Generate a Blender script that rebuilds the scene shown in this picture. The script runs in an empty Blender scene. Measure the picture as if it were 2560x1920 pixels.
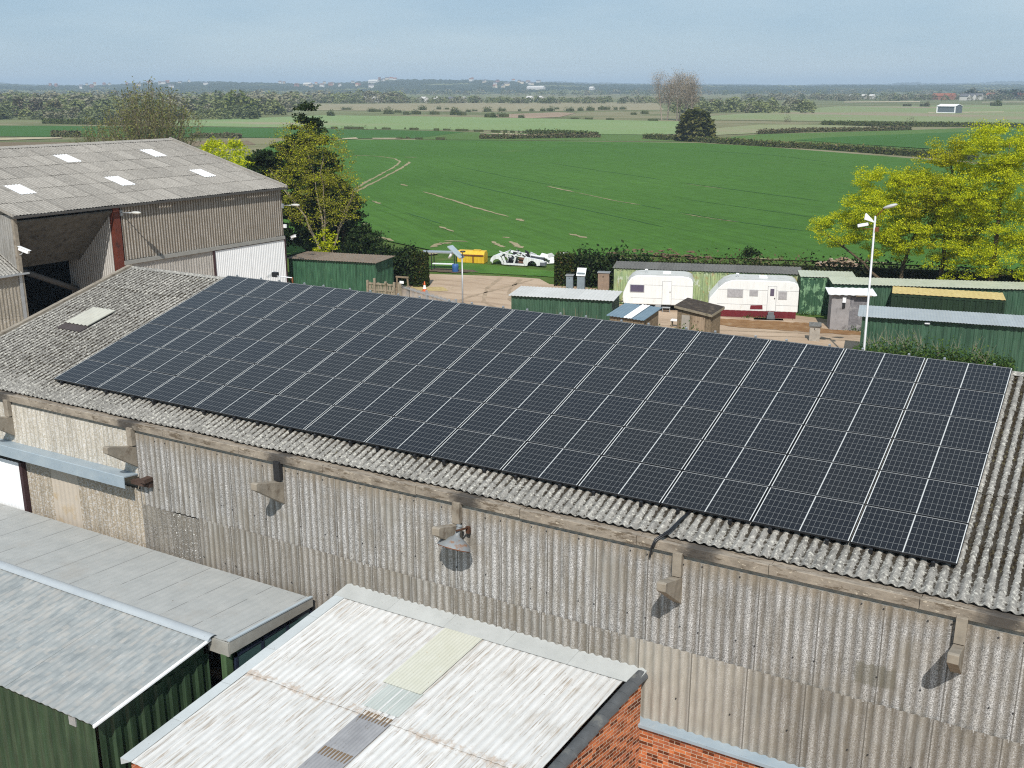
BARN_A=-3.277; MARK=(21.28,21.95,4.12,4.52); HAZE=2.3e-4; SUN=3.7; SKY=.10; CLOUD=.85; SKYC=(2.45,3.6,4.75); CLOUDC=(3.6,4.55,5.35); EXPO=0.4; DEN=False
import bpy, math, random
import numpy as np
from mathutils import Vector, Matrix
R=math.radians
SC=bpy.context.scene; COL=SC.collection
rnd=random.Random(7); NR=np.random.default_rng(11)
# ---------------------------------------------------------------- camera model (metres; x along the long shed, y away, z up)
F=2616.; CAM=np.array([24.15,-17.25,14.0]); YAW=R(-30.); PIT=R(15.87)
_f=np.array([math.sin(YAW)*math.cos(PIT),math.cos(YAW)*math.cos(PIT),-math.sin(PIT)])
_r=np.array([math.cos(YAW),-math.sin(YAW),0.]); _d=np.cross(_f,_r)
def G(x,y,z=0.):
    "point of the land at height z that a surveyor's sight line through photo point (x,y) meets"
    v=_f*F+_r*(x-1280)+_d*(y-960); p=CAM+v*(z-CAM[2])/v[2]; return (float(p[0]),float(p[1]),float(p[2]))
def AZ(x,D,y=216.):
    "land point at ground distance D in the direction of photo column x"
    v=_f*F+_r*(x-1280)+_d*(y-960); h=math.hypot(v[0],v[1]); return (CAM[0]+v[0]/h*D,CAM[1]+v[1]/h*D)
# ---------------------------------------------------------------- mesh builder
class MB:
    def __init__(s): s.v=[];s.f=[];s.m=[];s.s=[];s.a=[]
    def add(s,V,Fc,mi=0,sm=False,attr=None):
        o=len(s.v); s.v.extend([tuple(map(float,p)) for p in V]); s.a.extend(attr if attr is not None else [1.]*len(V))
        for q in Fc: s.f.append(tuple(i+o for i in q)); s.m.append(mi); s.s.append(sm)
        return s
    def box(s,x0,x1,y0,y1,z0,z1,mi=0,rz=0,c=None):
        P=[(x,y,z) for z in (z0,z1) for y in (y0,y1) for x in (x0,x1)]
        if rz:
            cx,cy=c or ((x0+x1)/2,(y0+y1)/2); ca,sa=math.cos(rz),math.sin(rz)
            P=[(cx+(x-cx)*ca-(y-cy)*sa,cy+(x-cx)*sa+(y-cy)*ca,z) for x,y,z in P]
        return s.add(P,[(0,2,3,1),(4,5,7,6),(0,1,5,4),(1,3,7,5),(3,2,6,7),(2,0,4,6)],mi)
    def prism(s,poly,vec,mi=0):
        n=len(poly); vec=np.array(vec,float); A=[np.array(p,float) for p in poly]; B=[p+vec for p in A]
        nn=sum((np.cross(A[i]-A[0],A[(i+1)%n]-A[0]) for i in range(1,n-1)),np.zeros(3))
        if nn@vec>0: A=A[::-1]; B=B[::-1]
        return s.add(A+B,[tuple(range(n)),tuple(range(2*n-1,n-1,-1))]+[(i,i+n,(i+1)%n+n,(i+1)%n) for i in range(n)],mi)
    def tube(s,pts,rad,n=8,mi=0,cap=True,sm=True):
        pts=[np.array(p,float) for p in pts]
        if not hasattr(rad,'__len__'): rad=[rad]*len(pts)
        V=[];Fc=[];t0=None
        for i,p in enumerate(pts):
            t=pts[min(i+1,len(pts)-1)]-pts[max(i-1,0)]; t=t/(np.linalg.norm(t)+1e-9)
            if t0 is None:
                a=np.cross(t,(0,0,1.) if abs(t[2])<.9 else (1.,0,0))
            else: a=a-t*(a@t)
            a=a/(np.linalg.norm(a)+1e-9); b=np.cross(t,a); t0=t
            for k in range(n):
                w=2*math.pi*k/n; V.append(p+(a*math.cos(w)+b*math.sin(w))*rad[i])
        for i in range(len(pts)-1):
            for k in range(n):
                Fc.append((i*n+k,i*n+(k+1)%n,(i+1)*n+(k+1)%n,(i+1)*n+k))
        s.add(V,Fc,mi,sm)
        if cap:
            o=len(s.v)-len(V)
            s.f.append(tuple(o+k for k in range(n-1,-1,-1)));s.m.append(mi);s.s.append(False)
            e=o+(len(pts)-1)*n
            s.f.append(tuple(e+k for k in range(n)));s.m.append(mi);s.s.append(False)
        return s
    def lathe(s,prof,c=(0,0,0),n=16,mi=0,M=None,sm=True):
        V=[];Fc=[]
        for r_,z in prof:
            for k in range(n):
                w=2*math.pi*k/n; p=np.array([r_*math.cos(w),r_*math.sin(w),z])
                if M is not None: p=M@p
                V.append(p+np.array(c,float))
        for i in range(len(prof)-1):
            for k in range(n): Fc.append((i*n+k,i*n+(k+1)%n,(i+1)*n+(k+1)%n,(i+1)*n+k))
        return s.add(V,Fc,mi,sm)
    def quad(s,a,b,c,d,mi=0): return s.add([a,b,c,d],[(0,1,2,3)],mi)
    def corr(s,o,u,v,w,h,pitch=.178,amp=.025,seg=8,rows=1,sheet=6,lap=.012,jit=.006,kind='sin',mi=0,skip=None,top=0.,nv=1):
        o=np.array(o,float);u=np.array(u,float);v=np.array(v,float);u/=np.linalg.norm(u);v/=np.linalg.norm(v)
        n=np.cross(u,v);n/=np.linalg.norm(n)
        if kind=='sin': tt=[k/seg for k in range(seg)]; hh=[.5+.5*math.cos(2*math.pi*t) for t in tt]
        else: tt=[0,.38,.5,.88]; hh=[1,1,0,0]
        nc=int(math.ceil(w/pitch-1e-6)); sheet=min(sheet,nc)
        for r in range(rows):
            v0=h*r/rows-(.05 if r else 0); v1=h*(r+1)/rows
            for k in range(0,nc,sheet):
                if skip and skip(k*pitch,r): continue
                dj=rnd.uniform(-jit,jit)*2; up=rnd.uniform(0,jit); tw=rnd.uniform(-jit,jit)
                U=[];H=[]
                for c in range(k,min(k+sheet,nc)):
                    for t,g in zip(tt,hh): U.append((c+t)*pitch);H.append(g)
                U.append(min(k+sheet,nc)*pitch+.004);H.append(hh[0])
                if kind=='sin': U.append(U[-1]+pitch*.25);H.append(.5)
                U=[min(x,w) for x in U]
                m=len(U);V=[];A=[]
                for j in range(nv+1):
                    q=v0+(v1-v0)*j/nv
                    for x,g in zip(U,H):
                        f=j/nv
                        off=g*amp+lap*(1-f)+up+tw*(x-U[0])/(U[-1]-U[0]+1e-6)*(1-f)
                        V.append(o+u*x+v*(q+(dj if j==0 else (top if r==rows-1 and j==nv else 0)))+n*off);A.append(g)
                s.add(V,[(j*m+i,j*m+i+1,(j+1)*m+i+1,(j+1)*m+i) for j in range(nv) for i in range(m-1)],mi,kind=='sin',A)
        return s
    def build(s,name,mats,parent=None,loc=(0,0,0),rot=(0,0,0),solid=0,bevel=0):
        me=bpy.data.meshes.new(name); me.from_pydata(s.v,[],s.f)
        if not isinstance(mats,(list,tuple)): mats=[mats]
        for m in mats: me.materials.append(m)
        me.polygons.foreach_set('material_index',s.m); me.polygons.foreach_set('use_smooth',s.s)
        a=me.attributes.new('prof','FLOAT','POINT'); a.data.foreach_set('value',[float(x) for x in s.a]); me.update()
        ob=bpy.data.objects.new(name,me); COL.objects.link(ob); ob.location=loc; ob.rotation_euler=rot
        if parent: ob.parent=parent
        if solid:
            md=ob.modifiers.new('thick','SOLIDIFY'); md.thickness=solid; md.offset=-1
            md=ob.modifiers.new('crisp','EDGE_SPLIT'); md.split_angle=R(55)
        if bevel: md=ob.modifiers.new('soft','BEVEL'); md.width=bevel; md.segments=2; md.limit_method='ANGLE'
        return ob
def tag(o,label=None,cat=None,group=None,kind=None):
    if label: o['label']=label
    if cat: o['category']=cat
    if group: o['group']=group
    if kind: o['kind']=kind
    return o
def thing(name,label,cat,loc=(0,0,0),rz=0,group=None):
    o=bpy.data.objects.new(name,None); COL.objects.link(o); o.location=loc; o.rotation_euler=(0,0,rz); o.empty_display_size=.3
    return tag(o,label,cat,group)
def copy_tree(o,parent=None):
    c=o.copy(); COL.objects.link(c)
    if parent: c.parent=parent
    for ch in list(o.children): copy_tree(ch,c)
    return c
# ---------------------------------------------------------------- materials
class NT:
    def __init__(s,name,rough=.8,spec=.3,metal=0.):
        m=bpy.data.materials.new(name); m.use_nodes=True; s.m=m; s.t=m.node_tree
        s.b=s.t.nodes['Principled BSDF']; s.b.inputs['Roughness'].default_value=rough
        s.b.inputs['Specular IOR Level'].default_value=spec; s.b.inputs['Metallic'].default_value=metal
        s._c=None
    def n(s,ty,ins=None,**kw):
        d=s.t.nodes.new(ty)
        for k,v in kw.items(): setattr(d,k,v)
        for k,v in (ins or {}).items(): s.set(d.inputs[k],v)
        return d
    def set(s,sock,v):
        if isinstance(v,bpy.types.NodeSocket): s.t.links.new(v,sock)
        elif isinstance(v,(tuple,list)) and len(v)==3 and sock.type=='RGBA': sock.default_value=(*v,1)
        else: sock.default_value=v
    @property
    def co(s):
        if s._c is None: s._c=s.n('ShaderNodeTexCoord').outputs['Object']
        return s._c
    def map(s,scale=(1,1,1),rot=(0,0,0)): return s.n('ShaderNodeMapping',{'Vector':s.co,'Scale':scale,'Rotation':rot}).outputs[0]
    def xyz(s,vec=None):
        o=s.n('ShaderNodeSeparateXYZ',{0:vec or s.co}).outputs; return o[0],o[1],o[2]
    def noise(s,scale=5,detail=4,rough=.55,vec=None,dist=0.): return s.n('ShaderNodeTexNoise',{'Vector':vec or s.co,'Scale':scale,'Detail':detail,'Roughness':rough,'Distortion':dist}).outputs[0]
    def ramp(s,fac,stops,interp='LINEAR'):
        d=s.n('ShaderNodeValToRGB',{0:fac}); e=d.color_ramp; e.interpolation=interp
        while len(e.elements)<len(stops): e.elements.new(.5)
        for el,(p,c) in zip(e.elements,stops): el.position=p; el.color=(*c,1) if hasattr(c,'__len__') else (c,c,c,1)
        return d.outputs[0]
    def mix(s,fac,a,b,mode='MIX'):
        d=s.n('ShaderNodeMix',data_type='RGBA',blend_type=mode); s.set(d.inputs[0],fac); s.set(d.inputs[6],a); s.set(d.inputs[7],b); return d.outputs[2]
    def math(s,op,a,b=0.,c=None,clamp=False):
        d=s.n('ShaderNodeMath',operation=op,use_clamp=clamp); s.set(d.inputs[0],a); s.set(d.inputs[1],b)
        if c is not None: s.set(d.inputs[2],c)
        return d.outputs[0]
    def step(s,v,lo,hi): # smooth map to 0..1
        return s.n('ShaderNodeMapRange',{0:v,1:lo,2:hi,3:0.,4:1.},interpolation_type='SMOOTHSTEP').outputs[0]
    def attr(s,name): return s.n('ShaderNodeAttribute',attribute_name=name).outputs['Fac']
    def isl(s): return s.n('ShaderNodeNewGeometry').outputs['Random Per Island']
    def orand(s): return s.n('ShaderNodeObjectInfo').outputs['Random']
    def bump(s,h,strength=.3,dist=.01):
        s.t.links.new(s.n('ShaderNodeBump',{'Height':h,'Strength':strength,'Distance':dist}).outputs[0],s.b.inputs['Normal'])
    def col(s,c): s.set(s.b.inputs['Base Color'],c); return s
def simple(name,c,rough=.7,spec=.3,metal=0.,var=.18,scale=4,bump=0.,dirt=None,dscale=2.):
    t=NT(name,rough,spec,metal)
    k=t.ramp(t.noise(scale,6,.6),[(.25,tuple(x*(1-var) for x in c)),(.75,tuple(min(1,x*(1+var)) for x in c))])
    if dirt: k=t.mix(t.step(t.noise(dscale,8,.65),.52,.68),k,dirt)
    t.col(k)
    if bump: t.bump(t.noise(scale*12,3),bump,.004)
    return t.m
def tint(t,c,amt=.14):
    r=t.isl(); return t.mix(1.,c,t.ramp(r,[(0,1-amt),(1,1+amt*.4)]),'MULTIPLY')
def m_roof(name,mossy=True,base=((.17,.165,.15),(.36,.345,.315)),lichen=(.56,.54,.48),eave=None,ma=.47,joint=0.,groove=0.):
    t=NT(name,.95,.1)
    x,y,z=t.xyz()
    c=t.ramp(t.noise(7,9,.68,t.map((1.6,.8,.8))),[(.32,base[0]),(.62,base[1])])
    c=tint(t,c,.2)
    l=t.step(t.noise(16,6,.7),.53,.6); c=t.mix(t.math('MULTIPLY',l,.8),c,lichen)
    d=t.step(t.noise(45,4,.6),.58,.64); c=t.mix(t.math('MULTIPLY',d,.7),c,(.09,.08,.065))
    if mossy:
        p=t.attr('prof')
        mn=t.noise(13,7,.7)
        thr=t.math('SUBTRACT',mn,t.math('MULTIPLY',t.math('SUBTRACT',p,.32),.42))
        if eave is not None:
            thr=t.math('SUBTRACT',thr,t.math('MULTIPLY',t.math('SUBTRACT',1.,t.step(y,eave,eave+.9)),.2))
        mo=t.step(thr,ma,ma+.05); c=t.mix(mo,c,t.ramp(t.noise(30,3),[(.3,(.020,.016,.012)),(.7,(.052,.042,.030))]))
    if groove: c=t.mix(t.math('MULTIPLY',t.math('SUBTRACT',1.,t.step(t.attr('prof'),.0,.6)),groove),c,(.075,.07,.06))
    if joint: c=t.mix(t.math('MULTIPLY',t.math('MULTIPLY',t.math('LESS_THAN',t.math('FRACT',t.math('DIVIDE',y,joint)),.03),t.step(t.noise(.6,4),.4,.55)),.6),c,(.06,.055,.05))
    t.col(c); t.bump(t.noise(60,5,.7),.6,.01); return t.m
def m_wall(name,lo=.10,mid=.27,hi=.60,warm=(1,.97,.92),top=None,grain=130,g2=.5,groove=0.,gc=(.12,.10,.075),joint=None,pale=None,jp=1.068,mark=None,spots=False):
    t=NT(name,.95,.1); x,y,z=t.xyz()
    s=t.noise(grain,3,.75); c=t.ramp(s,[(.38,tuple(lo*k for k in warm)),(.5,tuple(mid*k for k in warm)),(.62,(hi,hi*.99,hi*.985))])
    if grain>36:
        c0=t.ramp(s,[(.36,tuple(mid*.8*k for k in (1,.965,.90))),(.64,tuple(mid*1.2*k for k in (1,.97,.91)))])
        c=t.mix(t.step(t.noise(.9,5,.62,t.map((1,1,.7))),.34,.48),c0,c)
        c=t.mix(t.math('MULTIPLY',t.step(t.noise(7,6,.68,t.map((1,1,.10))),.52,.64),.55),c,(.135,.118,.095))
    st=t.noise(9,4,.6,t.map((1.,1.,.12))); c=t.mix(1.,c,t.ramp(st,[(.3,(.74,.73,.71)),(.6,(1.06,1.05,1.04))]),'MULTIPLY')
    c=tint(t,c,.08)
    bl=t.step(t.noise(1.4,5,.6),.46,.66); c=t.mix(t.math('MULTIPLY',bl,g2),c,(.25,.225,.185))
    if groove: c=t.mix(t.math('MULTIPLY',t.math('SUBTRACT',1.,t.step(t.attr('prof'),.05,.75)),groove),c,gc)  # trough tone: dirt plus the ribs' shade put into the colour
    if pale: c=t.mix(t.math('MULTIPLY',t.math('MULTIPLY',t.step(t.math('ADD',x,t.math('MULTIPLY',t.noise(2,3),.8)),pale[0],pale[0]+.5),t.math('SUBTRACT',1.,t.step(t.math('ADD',x,t.math('MULTIPLY',t.noise(2,3),1.5)),pale[1],pale[1]+2.5))),pale[2]),c,t.mix(1.,(.46,.425,.365),t.ramp(t.noise(14,5,.6,t.map((1,1,.2))),[(.3,.75),(.7,1.05)]),'MULTIPLY'))
    if spots: c=t.mix(t.math('MULTIPLY',t.step(t.noise(22,2,.5),.66,.69),t.step(x,4.3,4.7)),c,(.75,.75,.72))
    if mark:
        w=t.math('ADD',x,t.math('MULTIPLY',t.noise(9,3),.12)); h=t.math('ADD',z,t.math('MULTIPLY',t.noise(7,3),.15)); mk=t.math('MULTIPLY',t.math('MULTIPLY',t.step(w,mark[0],mark[0]+.06),t.math('SUBTRACT',1.,t.step(w,mark[1],mark[1]+.08))),t.math('MULTIPLY',t.step(h,mark[2],mark[2]+.08),t.math('SUBTRACT',1.,t.step(h,mark[3],mark[3]+.06)))); c=t.mix(t.math('MULTIPLY',mk,.6),c,(.13,.12,.09))
    if joint is not None: c=t.mix(t.math('MULTIPLY',t.math('LESS_THAN',t.math('FRACT',t.math('DIVIDE',t.math('SUBTRACT',x if jp!=1. else y,joint),jp)),.022),.7),c,(.07,.062,.052))
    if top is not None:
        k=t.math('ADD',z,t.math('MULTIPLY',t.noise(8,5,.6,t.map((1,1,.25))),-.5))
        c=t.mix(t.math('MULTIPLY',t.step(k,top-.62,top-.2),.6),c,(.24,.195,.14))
    t.col(c); t.bump(s,.35,.004); return t.m
def m_paint(name,c,c2,peel=None,pl=.6,rough=.55,streak=.25,rust=None,rl=.66,spec=.35):
    t=NT(name,rough,spec)
    k=t.ramp(t.noise(3,7,.62,t.map((1,1,.3))),[(.3,c),(.7,c2)])
    k=t.mix(1.,k,t.ramp(t.noise(14,3,.5,t.map((1,1,.06))),[(.3,1-streak),(.7,1+streak*.4)]),'MULTIPLY')
    if peel: k=t.mix(t.step(t.noise(2.6,8,.7,t.map((1,1,.6))),pl,pl+.04),k,peel)
    if rust: k=t.mix(t.math('MULTIPLY',t.step(t.noise(1.7,9,.72,t.map((1,1,.5))),rl,rl+.1),.85),k,rust)
    t.col(k); return t.m
def m_sheet(name,c,c2,dirt,amt=.57,ang=0.,stretch=.12,rough=.5,spec=.4,fine=16,metal=0.):
    t=NT(name,rough,spec,metal); mp=t.map((1,stretch,1),(0,0,ang))
    k=t.ramp(t.noise(2.2,7,.62),[(.3,c),(.7,c2)]); k=tint(t,k,.07)
    s=t.step(t.noise(fine,7,.7,mp),amt,amt+.1); b=t.step(t.noise(1.3,5,.6),.38,.6)
    k=t.mix(t.math('MULTIPLY',t.math('MULTIPLY',s,b),.85),k,dirt)
    k=t.mix(t.math('MULTIPLY',t.step(t.noise(26,3,.5),.7,.74),.8),k,tuple(x*.4 for x in dirt))
    t.col(k); return t.m
def m_leaf(name,stops,trans=.35,rough=.6):
    m=bpy.data.materials.new(name); m.use_nodes=True; nt=m.node_tree; nt.nodes.clear()
    N=nt.nodes.new; out=N('ShaderNodeOutputMaterial'); geo=N('ShaderNodeNewGeometry'); rp=N('ShaderNodeValToRGB')
    while len(rp.color_ramp.elements)<len(stops): rp.color_ramp.elements.new(.5)
    for e,(p,c) in zip(rp.color_ramp.elements,stops): e.position=p; e.color=(*c,1)
    df=N('ShaderNodeBsdfDiffuse'); tr=N('ShaderNodeBsdfTranslucent'); mx=N('ShaderNodeMixShader'); mx.inputs[0].default_value=trans
    L=nt.links.new; L(geo.outputs['Random Per Island'],rp.inputs[0]); L(rp.outputs[0],df.inputs[0]); L(rp.outputs[0],tr.inputs[0])
    L(df.outputs[0],mx.inputs[1]); L(tr.outputs[0],mx.inputs[2]); L(mx.outputs[0],out.inputs[0]); return m
def m_brick(name,rotz=0):
    t=NT(name,.9,.15); x,y,z=t.xyz()
    v=t.n('ShaderNodeCombineXYZ',{0:x,1:z,2:0.}).outputs[0]
    def br(c1,c2,mo,off):
        vv=t.n('ShaderNodeVectorMath',{0:v,1:(off*.225*7,0,0)},operation='ADD').outputs[0]
        return t.n('ShaderNodeTexBrick',{'Vector':v,'Color1':(*c1,1),'Color2':(*c2,1),'Mortar':(*mo,1),'Scale':1.,'Mortar Size':.006,'Mortar Smooth':.2,'Bias':off,'Brick Width':.225,'Row Height':.075}).outputs[0]
    a=br((.50,.155,.065),(.34,.105,.05),(.50,.42,.32),0.)
    # per-brick darker ones
    cx=t.math('FLOOR',t.math('DIVIDE',z,.075)); odd=t.math('MULTIPLY',t.math('MODULO',cx,2.),.5)
    bx=t.math('FLOOR',t.math('ADD',t.math('DIVIDE',x,.225),odd))
    w=t.n('ShaderNodeTexWhiteNoise',{'Vector':t.n('ShaderNodeCombineXYZ',{0:bx,1:cx,2:0.}).outputs[0]},noise_dimensions='3D').outputs[0]
    k=t.ramp(w,[(0.,(.28,.25,.23)),(.13,(.30,.27,.25)),(.15,(.62,.55,.42)),(.3,(.7,.62,.5)),(.32,(.9,.9,.9)),(.65,(1.05,1,1)),(.67,(1.15,1.2,1.1)),(1.,(1.2,1.3,1.15))],'CONSTANT')
    fac=t.n('ShaderNodeTexBrick',{'Vector':v,'Scale':1.,'Mortar Size':.006,'Mortar Smooth':.2,'Brick Width':.225,'Row Height':.075}).outputs[1]
    c=t.mix(fac,t.mix(1.,a,k,'MULTIPLY'),(.50,.42,.33))
    c=t.mix(1.,c,t.ramp(t.noise(30,4),[(.3,.8),(.7,1.1)]),'MULTIPLY')
    t.col(c); t.bump(t.math('SUBTRACT',1.,fac),.5,.006); return t.m
KS=.9686
def nearer(o):
    'the wall under the outer half of the gutter'
    l=np.array(o.location)*KS+CAM*(1-KS); o.location=l; o.scale=(KS,KS,KS); return o
M={}
# ================================================================ materials used
M['roof']=m_roof('weathered_sheet_roof',True,base=((.14,.135,.125),(.32,.305,.28)),eave=-.6,ma=.43,groove=.25)
M['barnroof']=m_roof('grey_sheet_roof',False,base=((.21,.192,.17),(.37,.345,.31)),lichen=(.44,.41,.365),joint=1.0,groove=.3)
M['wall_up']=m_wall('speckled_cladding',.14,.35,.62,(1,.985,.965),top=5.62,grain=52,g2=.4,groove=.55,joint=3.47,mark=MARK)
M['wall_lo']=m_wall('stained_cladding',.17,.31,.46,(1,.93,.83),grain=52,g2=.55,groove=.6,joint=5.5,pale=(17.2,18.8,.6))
M['wall_cream']=m_wall('cream_cladding',.38,.50,.6,(1,.92,.78),grain=25,g2=.15)
M['wall_tan']=m_wall('tan_cladding',.27,.38,.48,(1,.85,.65),grain=22,g2=.2)
M['wall_brown']=m_wall('brown_cladding',.13,.21,.31,(1,.9,.76),grain=34,g2=.3,spots=True)
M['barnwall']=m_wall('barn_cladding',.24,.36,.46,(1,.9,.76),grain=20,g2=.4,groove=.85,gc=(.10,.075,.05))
M['concrete']=simple('concrete',(.27,.235,.19),.92,.1,var=.25,scale=5,bump=.4,dirt=(.16,.13,.10),dscale=3)
M['blacksteel']=simple('black_steel',(.02,.02,.022),.5,.4)
M['frame']=simple('black_frame',(.012,.012,.014),.4,.5,var=.05)
M['galv']=simple('galvanised',(.42,.44,.46),.45,.5,.5,var=.12)
M['white']=simple('white_paint',(.78,.79,.80),.5,.4,var=.05,scale=2)
M['bluegrey']=m_sheet('blue_grey_steel',(.25,.31,.36),(.33,.385,.42),(.42,.42,.40),.6,0,.3,.5)
M['darkred']=simple('red_oxide',(.12,.030,.018),.7,.3,var=.3,dirt=(.05,.02,.015))
M['maroonpost']=simple('dark_maroon',(.045,.022,.024),.6,.3)
M['wood']=simple('weathered_wood',(.20,.155,.105),.9,.1,var=.35,scale=9,dirt=(.08,.06,.04))
M['woodgrey']=simple('grey_wood',(.25,.215,.16),.9,.1,var=.3,scale=9,dirt=(.11,.10,.06))
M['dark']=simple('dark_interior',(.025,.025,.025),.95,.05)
M['brick']=m_brick('red_brick')
M['glassdark']=simple('dark_glass',(.03,.035,.04),.08,.6,var=.1)
M['rust']=simple('rust',(.16,.06,.025),.9,.1,var=.4)
def _gut():
    t=NT('old_gutter',.95,.1); x,y,z=t.xyz()
    mp=t.map((.5,1,1)); c=t.ramp(t.noise(5,8,.7,mp),[(.28,(.13,.108,.085)),(.5,(.26,.222,.18)),(.72,(.36,.31,.25))])
    c=t.mix(t.math('MULTIPLY',t.step(t.noise(11,7,.72,t.map((.25,1,1))),.54,.6),.8),c,(.10,.075,.05))
    c=t.mix(t.math('MULTIPLY',t.step(t.noise(20,5,.6,t.map((.4,1,1))),.63,.66),.7),c,(.55,.48,.38))
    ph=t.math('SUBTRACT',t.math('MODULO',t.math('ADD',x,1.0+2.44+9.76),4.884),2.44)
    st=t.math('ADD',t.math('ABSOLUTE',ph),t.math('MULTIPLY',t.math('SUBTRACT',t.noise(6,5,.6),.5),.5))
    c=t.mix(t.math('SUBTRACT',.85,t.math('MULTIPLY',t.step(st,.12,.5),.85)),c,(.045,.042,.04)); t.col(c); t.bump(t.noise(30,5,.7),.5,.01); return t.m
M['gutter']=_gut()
def _cells():
    t=NT('solar_cells',.13,.32); x,y,z=t.xyz()
    X=t.math('ABSOLUTE',t.math('SUBTRACT',x,.861))
    fx=t.math('MULTIPLY',t.math('FRACT',t.math('DIVIDE',t.math('SUBTRACT',X,.009),.0916)),.0916)
    fy=t.math('MULTIPLY',t.math('FRACT',t.math('DIVIDE',t.math('SUBTRACT',y,.0225),.18083)),.18083)
    ln=t.math('MAXIMUM',t.math('LESS_THAN',fx,.0034),t.math('LESS_THAN',fy,.0042))
    wh=t.math('MAXIMUM',t.math('MAXIMUM',t.math('LESS_THAN',X,.007),t.math('GREATER_THAN',X,.835)),t.math('MAXIMUM',t.math('GREATER_THAN',y,1.1115),t.math('LESS_THAN',y,.0125)))
    hz=t.math('MAXIMUM',t.math('GREATER_THAN',y,1.1115),t.math('LESS_THAN',y,.0125)); r=t.orand(); cell=t.mix(r,(.0085,.009,.0125),(.011,.011,.0125))
    c=t.mix(ln,cell,(.27,.275,.27)); c=t.mix(wh,c,(.56,.57,.56)); c=t.mix(hz,c,(.34,.34,.335))
    c=t.mix(t.math('MULTIPLY',t.step(t.noise(3,6,.7),.45,.8),.016),c,(.32,.29,.25))
    t.col(c); t.set(t.b.inputs['Roughness'],t.math('ADD',.1,t.math('MULTIPLY',t.noise(4,4),.1))); return t.m
M['cells']=_cells()
# ================================================================ the long shed
TILT=R(15.1); cT,sT=math.cos(TILT),math.sin(TILT); A0=(0,0,6.47)
X0,X1=-4.6,37.
def roofz(y,off=-.135): return 6.47+off/cT+y*math.tan(TILT)
shed=thing('long_shed','long low shed with mossy corrugated roof and speckled cladding under the solar array','shed',(0,0,0))
YR=6.70; YE=-.67
mb=MB(); mb.corr((X0,YE,roofz(YE)-.03),(1,0,0),(0,cT,sT),X1-X0,(YR-YE)/cT,.178,.05,10,5,6,.018,.008,nv=3)
def sk_skip(k,r): return False
mb.build('roof',M['roof'],shed,solid=.009)
mb=MB(); mb.corr((X1,2*YR-YE,roofz(YE)-.03),(-1,0,0),(0,-cT,sT),X1-X0,(YR-YE)/cT,.178,.05,4,5,6,.018,.008); mb.build('rear_roof',M['roof'],shed,solid=.009)
zr=roofz(YR); mb=MB()
V=[];n=9
for X in np.arange(X0-.05,X1,1.2):
    prof=[(-.16,-.16*math.tan(TILT)+.03),(-.07,.012),(-.04,.03),(0,.04),(.04,.03),(.07,.012),(.20,-.20*math.tan(TILT)+.03)]
    a=[(X,YR+p,zr+q) for p,q in prof]; b=[(X+1.21,YR+p,zr+q) for p,q in prof]
    mb.add(a+b,[(i,i+7,i+8,i+1) for i in range(6)],0,True)
mb.build('ridge_cap',M['roof'],shed,solid=.01)
# left verge trim
mb=MB(); mb.prism([(X0-.12,YE,roofz(YE)+.05),(X0+.14,YE,roofz(YE)+.09),(X0+.14,YE,roofz(YE)-.03),(X0-.12,YE,roofz(YE)-.12)],(0,YR-YE,(YR-YE)*math.tan(TILT))); mb.build('verge_trim',M['concrete'],shed)
# rooflight
o=np.array((-2.97,2.78,roofz(2.78)+.045)); mb=MB(); mb.corr(o,(1,0,0),(0,cT,sT),.98,1.1,.178,.03,8,1,6); mb.build('rooflight',m_sheet('milky_rooflight',(.38,.37,.32),(.46,.45,.39),(.30,.22,.10),.6),shed,solid=.006)
mb=MB(); mb.corr(o+np.array((0,-.34*cT,-.34*sT-.02)),(1,0,0),(0,cT,sT),1.05,.36,.178,.035,8,1,6); mb.build('patch_sheet',simple('dark_patch',(.06,.05,.05),.9),shed,solid=.005)
# walls
YW=-.35
mb=MB(); mb.corr((3.47,YW,3.72),(1,0,0),(0,0,1),X1-3.47,1.9,.178,.034,10,1,6,.006,.008); nearer(mb.build('upper_cladding',M['wall_up'],shed,solid=.007))
mb=MB(); mb.corr((5.5,YW-.035,2.08),(1,0,0),(0,0,1),X1-5.5,1.69,.178,.034,10,1,6,.004,.010); nearer(mb.build('lower_cladding',M['wall_lo'],shed,solid=.007))
mb=MB(); mb.corr((3.5,YW-.03,-.5),(1,0,0),(0,0,1),2.03,4.22,.178,.03,8,1,6,.004,.008); nearer(mb.build('dark_cladding_bay',M['wall_brown'],shed,solid=.007))
mb=MB(); mb.corr((-5.35,YW,4.45),(1,0,0),(0,0,1),8.85,1.17,.178,.03,8,1,6,.004,.006); nearer(mb.build('cream_cladding',M['wall_cream'],shed,solid=.007))
mb=MB(); mb.corr((-1.12,YW,-.5),(1,0,0),(0,0,1),1.03,4.6,.178,.03,8,1,6); mb.corr((1.02,YW,-.5),(1,0,0),(0,0,1),2.6,4.6,.178,.03,8,1,6); nearer(mb.build('tan_cladding',M['wall_tan'],shed,solid=.006))
mb=MB(); mb.corr((-.09,YW-.012,-.5),(1,0,0),(0,0,1),1.1,4.6,.178,.012,8,1,7); nearer(mb.build('pale_sheet',simple('pale_sheet',(.46,.40,.33),.8,.2,var=.08,dirt=(.40,.31,.2)),shed,solid=.006))
mb=MB(); mb.box(X0+.2,X1,-.80,-.70,0,6.0); mb.box(X0+.2,X0+.3,YW+.16,14.1,0,6.2); mb.prism([(X0+.2,YW+.16,6.2),(X0+.2,14.1,6.2),(X0+.2,YR,zr-.2)],(.1,0,0)); mb.box(X0+.2,X1,14.1,14.2,0,6.1); mb.build('inner_wall',M['concrete'],shed)
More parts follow.
